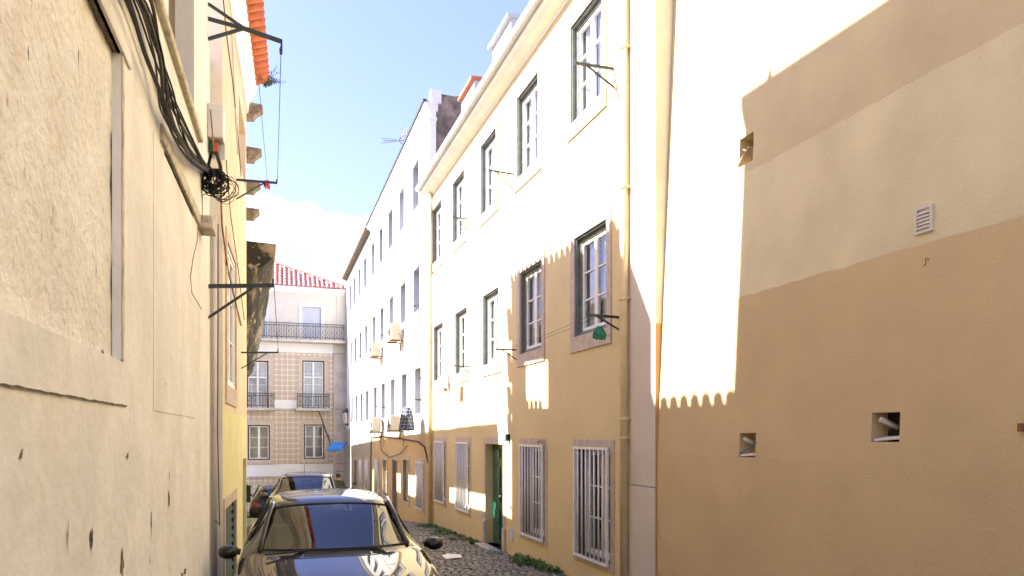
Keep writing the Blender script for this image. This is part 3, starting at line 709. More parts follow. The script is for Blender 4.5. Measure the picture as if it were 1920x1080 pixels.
# ================================================================= LEFT: near beige house L0
L0 = Frame((-2.875, 7.1), (.2964, -1), ground(7.1))
lh = empty('beige_house', 'near rough beige plaster house with blind windows filling the left', 'house', L0.loc, L0.rz)
h0 = L0.h
LE = 9.5
P1 = (L0.u(228), L0.u(228)+1.55); P2 = (L0.u(362), L0.u(308))
zt0 = h0(1.74); zb0 = h0(.33)
U2 = (L0.u(364), L0.u(316)); zu0 = h0(2.50); zu1 = h0(4.0)
top0 = h0(7.27)
hol = [(P1[0], P1[1], zb0, zt0, .040), (P2[0], P2[1], h0(.16), zt0, .045), (U2[0], U2[1], zu0, zu1, .16), (P1[0]+.1, P1[0]+1.2, zu0, zu1, .16)]
# finely divided so that the hand laid plaster is uneven in reality
wl = wall(0, LE, -.6, top0, hol)
wm_ = wl.build('wall', m_beige_smooth, lh)
for a, b, c, d, dp in hol[:2]:
    mb = MB(); nx, nz = 40, 36
    for i in range(nx+1):
        for j in range(nz+1):
            x = a+(b-a)*i/nx; z = c+(d-c)*j/nz
            mb.v.append((x, -dp+.008*noise.noise(Vector((x*3, z*3, 1)))+.006*noise.noise(Vector((x*11, z*11, 4))), z))
    for i in range(nx):
        for j in range(nz): k = i*(nz+1)+j; mb.f.append((k, k+1, k+nz+2, k+nz+1))
    mb.build('blind_window', m_beige, lh, smooth=True)
for a, b, c, d, dp in hol[2:]:
    s = MB().box(a, b, -dp-.02, -dp, c, d).build('closed_shutter', m_wood, lh)
    for k in range(6):
        x = a+(b-a)*k/6; MB().box(x+.006, x+(b-a)/6-.006, -dp, -dp+.02, c+.03, d-.03).build('board', m_wood, s)
MB().box(.0, LE, -6, -.3, -.6, top0-.02).build('rear_block', m_beige_smooth, lh)
MB().box(0.0, .03, -.4, -.002, -.6, top0-.01).build('end_wall', m_beige_smooth, lh)
MB().box(-.05, LE, -.3, .16, top0, top0+.12).build('cornice', m_wcorn, lh)
MB().tube([(.30, -.15, top0+.1), (.30, -.15, top0+.28), (.31, -.15, top0+.48)], [.12, .06, .015], 8).build('chimney_stub', m_beige_smooth, lh)
# rough edged layers: apron below each blind window, raised vertical band, lintels
def rough_slab(u0, u1, z0, z1, y0, y1, m, name, rag=.012, n=40, parent=lh, top=True, bottom=True, sd=0):
    mb = MB(); b = 0
    for i in range(n+1):
        x = u0+(u1-u0)*i/n; ra = rag*noise.noise(Vector((x*14, z0*3, 2+sd))); rb = rag*noise.noise(Vector((x*14, z1*3, 7+sd)))
        mb.v += [(x, y0, z0+ra), (x, y1, z0+ra), (x, y1, z1+rb), (x, y0, z1+rb)]
    for i in range(n):
        k = i*4
        for t in range(4): mb.f.append((k+t, k+(t+1) % 4, k+4+(t+1) % 4, k+4+t))
    mb.f += [(0,1,2,3), (n*4, n*4+3, n*4+2, n*4+1)]
    return mb.build(name, m, parent)
rough_slab(L0.u(236), P1[1]+.3, h0(.135), zb0-.002, 0, .013, m_beige_smooth, 'window_apron', .005, 160)
rough_slab(L0.u(366), L0.u(287), h0(.135), h0(1.70), 0, .004, m_beige_smooth, 'render_patch', .006)
# groove band along the right edge of the first blind window
q = MB()
for i in range(40):
    z = h0(.22)+(zt0-h0(.22))*i/40; z2 = h0(.22)+(zt0-h0(.22))*(i+1)/40
    w1 = .032+.014*noise.noise(Vector((z*9, 1, 1))); w2 = .032+.014*noise.noise(Vector((z2*9, 1, 1)))
    q.quad((P1[0]-.012-w1, .003, z), (P1[0]+.002, .003, z), (P1[0]+.002, .003, z2), (P1[0]-.012-w2, .003, z2))
q.build('worn_edge', m_lstone, lh)
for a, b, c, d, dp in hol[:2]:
    MB().box(a+.001, b-.001, -dp, -.002, d-.004, d-.001).build('shaded_grimy_soffit', m_shade_grime, lh)  # dark underside strip: shade painted in together with grime
def lintel(u0, u1, z, hgt=.14, out=.07, m=m_lstone, nm='stone_lintel'):
    return MB().prof([(-.02, z), (out*.8, z), (out, z+.012), (out, z+hgt), (out*.6, z+hgt+.015), (-.02, z+hgt+.015)], u0, u1).build(nm, m, lh, bevel=.003)
lintel(L0.u(240)-.02, P1[1]+.25, zt0-.004, .10, .014, m_beige_smooth); lintel(L0.u(372), L0.u(300)+.0, zt0-.004, .085, .024, m_lstone)
MB().box(L0.u(378), L0.u(371), -.01, .12, zt0-.02, zt0+.09).build('lintel_end_stone', m_lstone, lh, bevel=.01)
lintel(L0.u(372), P1[1]+.3, zu0-.062, .05, .04, m_lstone, 'stone_sill')
# chips where the paint has come away, dark render beneath
def chip(px, py, w, hh, m=m_chip, seed=0, tilt=0, sharp=.5):
    rr = random.Random(seed+px); u, z = L0.hit(px, py); n = 22; pts = []; sharp = .85
    for i in range(n):
        a = 2*math.pi*i/n; r_ = 1+rr.uniform(-.5, .35)
        x = math.cos(a)*w/2*r_*(1-sharp*abs(math.sin(a))**3); zz = math.sin(a)*hh/2*r_
        pts.append((u+x+zz*tilt, z+zz))
    mb = MB(); mb.v = [(x, .004, z_) for x, z_ in pts]+[(u, .0045, z)]; mb.f = [(i, (i+1) % n, n) for i in range(n)]
    mb.build('paint_chip', m, lh)
for i, (px, py, w, hh, m, tl_) in enumerate([(170,1012,.030,.13,m_chip,-.15),(228,1058,.045,.13,m_chipg,0),(283,975,.016,.19,m_chip,.02),(316,935,.03,.13,m_chip,-.05),
        (125,1008,.008,.12,m_chip,-.1),(238,855,.02,.05,m_chip,-.3),(317,892,.012,.09,m_chip,.1),(38,850,.012,.045,m_chip,-.5),(20,628,.012,.06,m_chip,-.6),(12,597,.015,.02,m_chipg,0),
        (178,25,.014,.02,m_chip,0),(145,108,.010,.10,m_chipg,0),(228,685,.05,.07,m_chip,0),(280,1050,.010,.05,m_chipg,0),(50,100,.01,.05,m_chipg,0),(178,510,.007,.06,m_chip,0),(190,660,.04,.02,m_chipg,-.3),(310,720,.025,.02,m_chipg,0)]):
    chip(px, py, w*1.35, hh, m, i, tl_)
# rough strip in darker stone colour, painting in shade under the apron
rough_slab(L0.u(236), P1[1]+.3, h0(.129), h0(.137), 0, .004, m_lstone, 'apron_shade_strip', .004, 160, sd=4)
# whitewash swipe and scribble low on the wall
u, z = L0.hit(352, 1062); MB().quad((u+.25, .003, z-.10), (u-.22, .003, z+.05), (u-.25, .003, z+.11), (u+.12, .003, z+.0)).build('whitewash_swipe', m_bandw, lh)
scribble(lh, L0, 345, 1073, .25, .05, 9, m_black, .005, .003, 3)
# junction box at the corner
u, z0_ = L0.hit(398, 205, .1); zb_ = L0.hit(398, 207, .1)[1]; zt_ = L0.hit(398, 137, .1)[1]
BX = empty('white_junction_box', 'white telecom box with open underside near the top of the left wall', 'junction box', L0.world(.12, 0, zb_), L0.rz)
MB().box(-.09, .09, .0, .14, 0, zt_-zb_).build('box_cover', m_plastic, BX, bevel=.012)
MB().box(-.07, .0, .01, .09, -.10, 0).build('terminal_block', m_pcb, BX); MB().box(-.0, .06, .06, .09, -.12, -.03).build('red_terminal', m_red, BX)
MB().box(-.09, -.07, .0, .14, -.14, 0).build('side_flap', m_plastic, BX)
# cable bundle
cab = empty('cable_bundle', 'thick bundle of black cables strung along the near beige wall', 'cables', L0.world(3, 0, h0(2.2)), 0)
iw = cab.matrix_world.inverted()
def cpt(px, py, off): 
    u, z = L0.hit(px, py, off); return L0.world(u, off, z)-Vector(cab.location)
rr = random.Random(3)
ctrl = [(215,-60),(262,0),(290,100),(305,165),(318,210),(345,265),(372,305),(396,325)]
for k in range(15):
    ox = rr.uniform(-30, 22); oy = rr.uniform(-6, 6); off = rr.uniform(.02, .075); ph = rr.uniform(0, 6)
    pts = []
    for i, (x, y) in enumerate(ctrl):
        e = 1-.75*(i/(len(ctrl)-1))**2
        pts.append(cpt(x+ox*e+9*math.sin(i*1.3+ph)*e, y+oy, off+.015*math.sin(i+ph)))
    # smooth
    sm = []
    for i in range(len(pts)-1):
        p0 = pts[max(i-1,0)]; p1 = pts[i]; p2 = pts[i+1]; p3 = pts[min(i+2, len(pts)-1)]
        for t in (0, .25, .5, .75): sm.append(.5*((2*p1)+(-p0+p2)*t+(2*p0-5*p1+4*p2-p3)*t*t+(-p0+3*p1-3*p2+p3)*t**3))
    sm.append(pts[-1])
    MB().tube(sm, .0055 if k % 3 else .009, 6).build('cable', m_cable if k % 4 else m_cableg, cab, smooth=True)
co = empty('cable_coil', 'tangled ball of coiled black cable hanging at the wall corner', 'cables', L0.world(.08, .1, h0(2.40)), 0)
kz = L0.hit(401, 340, .1)[1]; kc = L0.world(L0.u(401, .1), .1, kz); co.location = kc
def loop(c, r, tiltv, n=28, rad=.005, m=m_cable, jit=.015, arc=1.0, nm='cable_loop'):
    ax = Vector(tiltv).normalized(); a = ax.orthogonal().normalized(); b = ax.cross(a); ph = rr.uniform(0, 6)
    pts = [Vector(c)+(a*math.cos(2*math.pi*arc*i/n+ph)+b*math.sin(2*math.pi*arc*i/n+ph))*(r*(1+.08*math.sin(3*i/n*6+ph)))+Vector([rr.uniform(-jit, jit) for _ in range(3)])*.5 for i in range(n+1)]
    return MB().tube(pts, rad, 5).build(nm, m, co, smooth=True)
for k in range(22): loop((rr.uniform(-.03,.03), rr.uniform(-.03,.03), rr.uniform(-.03,.03)), rr.uniform(.05,.115), (rr.uniform(-1,1), rr.uniform(-1.6,-.2), rr.uniform(-.8,.8)), rad=.0055)
for k in range(6): loop((.06+rr.uniform(0,.05), 0, -.06+rr.uniform(-.04,.03)), rr.uniform(.09,.14), (.2+rr.uniform(-.2,.2), -1, rr.uniform(-.3,.3)), rad=.003, m=m_cable)
for k in range(9):  # hank above
    a = rr.uniform(-.02,.02); MB().tube([(a-.03,0,.02),(-.05+a,.02,.15),(-.02+a,.02,.27),(.02+a,.01,.26),(.06+a,0,.14),(.08+a,0,.0)], .006, 5).build('cable_loop', m_cableg if k % 2 else m_cable, co, smooth=True)
for pts, r_, m in (([(0,0,-.08),(-.1,0,-.12),(-.11,.02,-.3)], .004, m_cable), ([(-.09,0,.0),(-.11,-.02,-.2),(-.12,-.02,-.35)], .004, m_cable),
      ([(0,0,.25),(-.02,.0,.5),(-.03,0,.62)], .007, m_rustcab),):
    MB().tube(pts, r_, 5).build('cable_tail', m, co)
# hanging loose wire on the lintel
pts = [L0.hit(x, y, .03) for x, y in ((371,425),(370,450),(362,485),(357,520),(360,550),(378,580))]
wr = tag(MB().tube([L0.world(u, .03, z) for u, z in pts], .0035, 5).build('loose_wire', m_rustcab), 'thin loose wire curling down from the end of the stone lintel', 'wire')

# ================================================================= LEFT: added unseen alley wall and peach house L1
AW_ = empty('sun_shaping_wall', 'unseen wall capped with terracotta tiles, added across the side alley to shape sunlight', 'wall', (-3.18, 7.0, ground(8)), math.atan2(1, -.332))  # added out of view; its tile edge shapes the sun patch opposite
zt = EYE+4.62-ground(8)
MB().box(0, 2.45, 0.0, .3, -.5, zt-.12).build('wall', m_pale, AW_)
def barrel(L=.42, r0=.085, r1=.07, n=7, th=.014):
    mb = MB()
    for (y, r_) in ((0, r0), (L, r1)):
        for q in (r_, r_-th):
            for t in range(n+1): a = math.pi*t/n; mb.v.append((q*math.cos(a), y, q*math.sin(a)))
    m = n+1
    for t in range(n):
        mb.f += [(t, t+1, 2*m+t+1, 2*m+t), (m+t, 3*m+t, 3*m+t+1, m+t+1), (t, m+t, m+t+1, t+1), (2*m+t, 2*m+t+1, 3*m+t+1, 3*m+t)]
    mb.f += [(0, 2*m, 3*m, m), (n, m+n, 3*m+n, 2*m+n)]
    return mb.mesh('roof_tile', m_terra, True)
bm_ = barrel()
for k in range(11):
    # rotated: tile axis across the wall (local y)
    obj('roof_tile', bm_, AW_, (.1+k*.215, -.16, zt-.10+.05), (R(6), 0, 0))
MB().box(0, 2.45, -.14, .3, zt-.12, zt-.07).build('coping', m_mortar, AW_)

L1 = Frame((-4.82, 13.55), (.286, -1), ground(13.55))
ph = empty('peach_house', 'peach and yellow rendered house with orange tile eaves beyond the cables', 'house', L1.loc, L1.rz)
h1 = L1.h; n1_ = 4.25*1.04
ez1 = h1(6.46)
wb = (L1.u(441), L1.u(424), h1(.66), h1(2.55)); wg_ = (L1.u(441), L1.u(420), h1(-2.1), h1(-.95))
lit = (L1.u(460.2), L1.u(447.5), h1(4.40), h1(5.38))  # hole added to let sun through for a light patch opposite
dr = (L1.u(462.0)+.02, L1.u(455), -.4, h1(-.42))
wl = wall(0, n1_, -.8, ez1+.1, [(*wb, .18), (*wg_, .12), (*lit, .25), (*dr, .15)]); wl.build('wall', m_peach, ph)
# side wall facing the camera (pale) and far end wall
MB().quad((n1_,0,-.8),(n1_,-3.2,-.8),(n1_,-3.2,ez1+1.6),(n1_,0,ez1+.1)).build('side_wall', m_pale, ph)
MB().quad((0,0,-.8),(0,-3.2,-.8),(0,-3.2,ez1+1.6),(0,0,ez1+.1)).build('end_wall', m_peach, ph)
# inner face to keep sun out
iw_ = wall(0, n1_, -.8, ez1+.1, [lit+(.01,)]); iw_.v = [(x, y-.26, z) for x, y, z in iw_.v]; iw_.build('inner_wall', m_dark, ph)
MB().box(-.85, 0.0, -.35, -.05, -.8, h1(2.4)).build('sun_block_wall', m_peach, ph)  # added to stop sun passing low through the slit
MB().quad((dr[0],-.15,dr[2]),(dr[1],-.15,dr[2]),(dr[1],-.15,dr[3]),(dr[0],-.15,dr[3])).build('door', m_blind, ph)
# tile row in the added wall hole, shaping the toothed light patch
for k in range(6): obj('roof_tile', bm_, ph, (lit[0]+.1+k*.21, -.30, lit[2]), (R(90), 0, 0))
# white cornice, tiles
zc = h1(6.18)
MB().prof([(-.02, zc-.35), (.03, zc-.35), (.05, zc-.2), (.10, zc-.08), (.16, zc+.02), (.18, zc+.12), (.18, zc+.20), (-.02, zc+.20)], -.0, n1_-.02).build('cornice', m_wcorn, ph)
MB().quad((0,.30,zc+.24),(n1_,.30,zc+.24),(n1_,-3.2,zc+1.7),(0,-3.2,zc+1.7)).quad((0,.30,zc+.215),(n1_,.30,zc+.215),(n1_,-3.2,zc+1.67),(0,-3.2,zc+1.67)).build('roof', m_mortar, ph)
k = 0; u = .1
pan = MB()
for (y, w_) in ((0, .07), (.42, .085)):
    for q_, dz in ((w_, 0), (w_-.012, .012)):
        for t in range(8): a = math.pi+math.pi*t/7; pan.v.append((q_*math.cos(a), y, q_*math.sin(a)*.6+dz*.5))
for t in range(7): pan.f += [(t, t+1, 16+t+1, 16+t), (8+t, 24+t, 24+t+1, 8+t+1), (t, 8+t, 8+t+1, t+1)]
pan_me = pan.mesh('roof_tile', m_terra, True)
while u < n1_:
    for row in range(2):
        obj('roof_tile', bm_, ph, (u, .39-row*.36+.0, zc+.235+row*.15), (R(157), 0, R(0)))
        obj('roof_tile', pan_me, ph, (u+.11, .40-row*.36, zc+.262+row*.15), (R(157), 0, 0)) if False else None
    t_ = obj('roof_tile', bm_, ph, (u, .38, zc+.24)); t_.rotation_euler = (R(-22+180), 0, 0)
    u += .218; k += 1
for o in [o for o in bpy.data.objects if o.parent == ph and o.name.startswith('roof_tile') and o.location.z > zc+.1]: bpy.data.objects.remove(o)
u = .1
while u < n1_:
    for row in range(2):
        y = .38-row*.36; z = zc+.25+row*.15
        obj('roof_tile', bm_, ph, (u, y, z), (R(23), 0, R(180)))
        obj('roof_tile', bm_, ph, (u+.109, y-.0, z+.005), (R(203), 0, 0))
    u += .218
# window with pale surround, shutters
a, b, c, d = wb
MB().box(a-.12, a, -.1, .02, c-.25, d+.14).box(b, b+.12, -.1, .02, c-.25, d+.14).box(a, b, -.1, .018, d, d+.14).box(a, b, -.1, .018, c-.25, c).build('stone_surround', m_stone, ph)
wq = window_proto(b-a, d-c, 3, .05, mo=m_white); wq.parent = ph; wq.location = ((a+b)/2, -.005, c)
a, b, c, d = wg_
MB().box(a-.12, a, -.1, .02, c, d+.14).box(b, b+.12, -.1, .02, c, d+.14).box(a, b, -.1, .018, d, d+.14).build('stone_surround', m_stone, ph)
s = MB(); frame_ring(s, a, b, c, d, .05, -.08, -.02); s.quad((a,-.075,c),(b,-.075,c),(b,-.075,d),(a,-.075,d)); s = s.build('louvred_shutter', m_dgreen, ph)
for k in range(9): z = c+.08+(d-c-.16)*k/8.5; MB().prof([(-.07, z+.07), (-.06, z+.075), (-.015, z+.0), (-.025, z-.005)], a+.05, b-.05).build('slat', m_dgreen, s)
# features on the pale side face: pipe and cables
MB().tube([(n1_+.04, -.09, h1(-1.8)), (n1_+.04, -.09, h1(2.7))], .028, 8).build('downpipe', m_pipew, ph, smooth=True)
for pts, r_, m in (([(412,300),(416,420),(426,500),(440,560),(452,610)], .012, m_rustcab), ([(424,300),(432,400),(446,500),(458,600)], .006, m_cable), ([(409,420),(409,600),(408,800),(411,950),(412,985),(404,975)], .006, m_cable),
                   ([(418,-10),(424,60),(436,150),(444,230),(452,330)], .008, m_cableg), ([(434,40),(440,180),(446,290)], .012, m_pipew)):
    q = [L1.hit(x, y, .02) for x, y in pts]; MB().tube([(u, .02, z) for u, z in q], r_, 5).build('cable', m, ph)
for k, yy in enumerate((203, 285, 347, 397)):
    u, z = L1.hit(462, yy); sz = (.15, .13, .11, .10)[k]
    rr2 = random.Random(k); mb = MB().prof([(-.2, z-sz), (.12, z-sz), (.15, z-sz*.55), (.28-.02*k, z+sz*.1), (.28-.02*k, z+sz*.7), (-.2, z+sz)], -.24, .0)
    mb.build('stone_corbel', m_corbel, ph, bevel=.012)
# plant growing in the roof gutter
pl = empty('gutter_plant', 'wild leggy plant sprouting from the edge of the orange tile eaves', 'plant', L1.world(L1.u(494, .36), .36, L1.hit(494, 162, .36)[1]), 0)
rr = random.Random(5); st = MB(); lf = MB()
for k in range(13):
    a = rr.uniform(-.2, 1.5); e = rr.uniform(.7, 1.3); L_ = rr.uniform(.15, .42)
    p = Vector((0, 0, 0)); pts = [p.copy()]; dv = Vector((math.cos(a)*.9, rr.uniform(-.4, .4), math.sin(e)*1.0)).normalized()
    for i in range(5): dv = (dv+Vector((rr.uniform(-.2,.3), rr.uniform(-.2,.2), rr.uniform(-.25,.1)))).normalized(); p = p+dv*L_/5; pts.append(p.copy())
    st.tube(pts, .003, 4)
    for q in pts[1:]:
        for j in range(4):
            c = q+Vector([rr.uniform(-.03,.03) for _ in range(3)]); s1 = Vector([rr.uniform(-1,1) for _ in range(3)]).normalized()*.02; s2 = s1.orthogonal().normalized()*.009
            lf.quad(c-s1, c-s2, c+s1, c+s2)
m_leaf = mat('green_leaf', (.06, .10, .03), .7, var=.4, vs=30)
st.build('stem', m_wood, pl); struct(lf.build('leaves', m_leaf, pl), 'stuff')

# ================================================================= LEFT: low house L2 with dirty slab
far2 = (-.3557*14.25-.355*(40.5-14.25), 40.5)
L2 = Frame(far2, (.355, -1), ground(40.5))
lo = empty('low_ruined_house', 'low house with a long mouldy projecting concrete eave behind the peach one', 'house', L2.loc, L2.rz)
n2 = (40.5-14.25)*math.hypot(1, .355); zs = L2.h(3.42)
openH = []  # openings added on the unseen face to throw sun patches across the street
for (Ya, Yb, Ha, Hb) in ((15.0, 18.2, 2.35, 2.85), (22.0, 23.6, 2.2, 3.0), (25.0, 26.4, 2.2, 3.0), (28.2, 29, 2.1, 3.1), (31, 32, 1.9, 3.0)):
    k = math.hypot(1, .355); openH.append(((40.5-Yb)*k, (40.5-Ya)*k, L2.h(Ha), L2.h(Hb), .2))
wall(0, n2, -1.5, zs, openH).build('wall', m_peach, lo)
zq = zs+.0
sl_ = MB(); n = 70
for i in range(n+1):
    u = n2*i/n; o1 = .70+.10*noise.noise(Vector((u*.9, 1, 1)))+.05*noise.noise(Vector((u*3, 1, 1))) ; o1 = .53-.22*(1-u/n2)**2 + (o1-.7)*.35
    e = .012*noise.noise(Vector((u*2, 5, 1)))
    sl_.v += [(u, -.05, zq-.30), (u, .12, zq-.28+e), (u, o1*.55, zq-.20+e), (u, o1, zq+.02+e), (u, o1+.02, zq+.26), (u, -.05, zq+.28)]
for i in range(n):
    for t in range(6): k = i*6; sl_.f.append((k+t, k+(t+1) % 6, k+6+(t+1) % 6, k+6+t))
sl_.f += [(0,1,2,3,4,5), tuple(n*6+t for t in range(6))]
sl_.build('projecting_eave', m_slab, lo, smooth=False)
# green post box on its near end
gx = L1.world(-.03, 0, 0); 
GB = empty('green_box', 'small dark green box fixed low behind the peach house corner', 'box', (-5.0-.10, 14.15, EYE-1.12), L2.rz)
MB().box(-.12, .12, -.02, .14, -.16, .14).build('box_body', m_dgreen, GB, bevel=.01); MB().prof([(-.02,.14),(.17,.14),(-.02,.19)], -.14, .14).build('box_lid', m_dgreen, GB)

# ================================================================= laundry brackets
def bracket(fr, pa, pt, strut=None, label='', two=False, r=.011, group='iron laundry brackets on the facades', back=None, flip=False, hook=True, m=m_iron):
    """pa: pixel where the arm meets the wall; pt: pixel x of the tip; the arm leaves the wall at right angles"""
    u, z = fr.hit(*pa); lo_, hi_ = .05, 1.6
    W0 = fr.world(u, 0, z)
    def pxof(o): q = fr.world(u, o, z); return 960+F*q.x/q.y
    for _ in range(40):
        mid = (lo_+hi_)/2
        if (pxof(mid) < pt[0]) == (pxof(1) > pxof(0)): lo_ = mid
        else: hi_ = mid
    L_ = mid; q = fr.world(u, L_, z); dzt = (EYE+(HZ-pt[1])/F*q.y)-q.z
    e = empty('laundry_bracket', label, 'laundry bracket', W0, fr.rz, group)
    MB().bar((0, -.01, 0), (0, L_, dzt), r*2, r*2.2).build('arm', m, e)
    sd = strut if strut else .25
    MB().bar((0, -.01, -sd), (0, L_*.72, dzt*.72), r*1.4, r*1.4).build('strut', m, e)
    if hook: MB().bar((0, L_-.01, dzt), (0, L_-.01, dzt+.06), r*1.2).build('hook', m, e)
    return fr.world(u, L_, z+dzt), e
tips = {}
R_ = [('a', C, (1150,129), (1078,118), .24, 'black laundry bracket across the topmost near window of the yellow house'),
 ('b', C, (965,327), (916,319), .30, 'thin bracket beside the top floor window right of the middle one'),
 ('c', C, (877,411), (848,407), .28, 'thin bracket beside the top floor window second from the far downpipe'),
 ('d', C, (1160,595), (1099,590), .16, 'stout black bracket below the near first floor window with a green cloth'),
 ('e', C, (968,656), (930,655), .18, 'black bracket between the second and third first floor windows'),
 ('f', C, (884,688), (851,686), .16, 'black bracket below the fourth first floor window of the yellow house'),
 ('g', B, (812,710), (787,710), .14, 'bracket sticking out just left of the far yellow downpipe'),
 ('h', B, (806,485), (785,484), .25, 'thin bracket high up just left of the far yellow downpipe'),
 ('i', B, (791,573), (766,573), .1, 'bracket in front of the nearest second floor window of the white house'),
 ('j', B, (797,749), (766,749), .05, 'bracket below the nearest first floor window of the white house'),
 ('k', B, (727,764), (703,762), .05, 'bracket right of the far lower air conditioner'),
 ('l', A, (680,668), (664,667), .05, 'small bracket on the far white house upper floor'),
 ('m', A, (692,792), (678,790), .05, 'small bracket on the far white house lower floor'),
 ('n', B, (724,629), (704,627), .05, 'small bracket between the two upper air conditioners'),
]
for key, fr, pa, pt, sd, lab in R_:
    tips[key], _ = bracket(fr, pa, pt, sd, lab, r=.014 if key in 'ad' else .011)
tips['p'], _ = bracket(L0, (391,537), (514,535), .30, 'straight black bracket jutting out at mid height from the near left wall corner', r=.016)
tips['q'], _ = bracket(L1, (452,661), (522,661), .27, 'farther mid height bracket jutting from the peach house', r=.012)
tips['s'], _ = bracket(L1, (443,337), (520,343), .30, 'dark green upper bracket on the peach house with a pink rag', r=.014)
# forked bracket near top left
u, z = L0.hit(390, 33); W0 = L0.world(u, 0, z)
e = empty('laundry_bracket', 'forked dark green iron bracket at the top left against the sky', 'laundry bracket', W0, L0.rz, 'iron laundry brackets on the facades')
MB().bar((0,0,-.01),(0,.30,-.05),.026,.03).bar((0,.30,-.05),(0,.655,-.125),.03,.034).build('arm', m_iron, e)
MB().bar((0,0,.13),(0,.30,-.04),.024,.024).bar((0,0,-.20),(0,.30,-.06),.026,.026).build('strut', m_iron, e)
MB().bar((0,.655,-.11),(0,.655,-.24),.018).tube([(0,.655,-.17),(0,.645,-.2),(0,.65,-.25)],.012).build('hook', m_iron, e)
tips['t'] = L0.world(u, .65, z-.22)
def wire(p, q, sag, label, r=.0035, m=m_cableg, cat='clothes line'):
    pts = [Vector(p).lerp(Vector(q), t/12)-Vector((0,0,sag*4*(t/12)*(1-t/12))) for t in range(13)]
    return tag(MB().tube(pts, r, 4).build('clothes_line', m), label, cat, 'clothes lines')
wire(tips['t'], tips['s'], .03, 'clothes line hanging against the sky between the two upper left brackets', .004)
wire(tips['t']+Vector((-.25,.1,-.2)), tips['s']+Vector((-.15,0,0)), .02, 'second finer clothes line nearer the left wall against the sky', .003)
wire(tips['p'], tips['q'], .03, 'clothes line between the two mid height left brackets', .0035)
wire(tips['d']-Vector((0,0,.03)), tips['e'], .05, 'clothes line crossing in front of the second first floor window', .0025)
wire(tips['d']+Vector((.12,.04,-.03)), tips['e']+Vector((.1,.03,0)), .05, 'inner clothes line crossing close to the yellow wall', .0025)
wire(tips['e'], tips['f'], .04, 'clothes line from the middle bracket to the fourth window bracket', .0025)
def cloth(p, w, hgt, m, label, d=(1,0,0), cat='cloth', name='hanging_cloth', seed=1):
    d = Vector(d).normalized(); nrm = d.cross(Vector((0,0,1))); mb = MB(); nx, nz = 14, 12; rr = random.Random(seed)
    for side in (0, 1):
        for i in range(nx+1):
            for j in range(nz+1):
                x = (i/nx-.5)*w*(1+.25*j/nz); z = -hgt*j/nz-(.05*math.sin(i*1.7+seed)*j/nz); y = (.03+.03*j/nz)*math.sin(i*1.25+seed)+(.03 if side else -.03)*(j/nz+.15)
                q = Vector(p)*0+d*x+nrm*y+Vector((0,0,z)); mb.v.append(tuple(q))
    for s_ in range(2):
        o_ = s_*(nx+1)*(nz+1)
        for i in range(nx):
            for j in range(nz): k = o_+i*(nz+1)+j; mb.f.append((k, k+1, k+nz+2, k+nz+1))
    o = mb.build(name, m, None, p, smooth=True); return tag(o, label, cat)
m_towel = mat('grey_white_towel', (.50, .47, .46), .95, var=.4, vs=14)
m_teal = mat('green_rag', (.03, .22, .13), .9, var=.3, vs=20)
def plaid():
    m = mat('dark_plaid_fabric', (.035, .04, .065), .9, var=.3, vs=25); t = m.node_tree; b = t.nodes['Principled BSDF']
    g = t.nodes.new('ShaderNodeTexCoord'); s = t.nodes.new('ShaderNodeSeparateXYZ'); t.links.new(g.outputs['Object'], s.inputs[0])
    outs = []
    for ax in (0, 2):
        w = t.nodes.new('ShaderNodeMath'); w.operation = 'MULTIPLY'; w.inputs[1].default_value = 10; t.links.new(s.outputs[ax], w.inputs[0])
        f = t.nodes.new('ShaderNodeMath'); f.operation = 'FRACT'; t.links.new(w.outputs[0], f.inputs[0])
        l = t.nodes.new('ShaderNodeMath'); l.operation = 'LESS_THAN'; l.inputs[1].default_value = .18; t.links.new(f.outputs[0], l.inputs[0]); outs.append(l.outputs[0])
    mm = t.nodes.new('ShaderNodeMath'); mm.operation = 'MAXIMUM'; t.links.new(outs[0], mm.inputs[0]); t.links.new(outs[1], mm.inputs[1])
    mx = t.nodes.new('ShaderNodeMixRGB'); mx.inputs[2].default_value = (.22, .23, .27, 1); t.links.new(mm.outputs[0], mx.inputs[0]); t.links.new(b.inputs['Base Color'].links[0].from_socket, mx.inputs[1]); t.links.new(mx.outputs[0], b.inputs['Base Color'])
    return m
u, z = C.hit(836, 700, .35); cloth(C.world(u, .35, z), .28, .38, m_towel, 'grey and white towel hanging from the farthest first floor window', C.ex.to_3d(), seed=2)
u, z = C.hit(1124, 612, .25); cloth(C.world(u, .25, z), .07, .13, m_teal, 'small green rag pegged below the near first floor window', C.ex.to_3d(), seed=3)
m_pink = mat('pink_rag', (.6, .12, .16), .9)
tq = tips['s']+Vector((-.16,0,.04)); cloth(tq, .07, .10, m_pink, 'tiny pink rag tied on the upper left bracket', (1,0,0), seed=4)
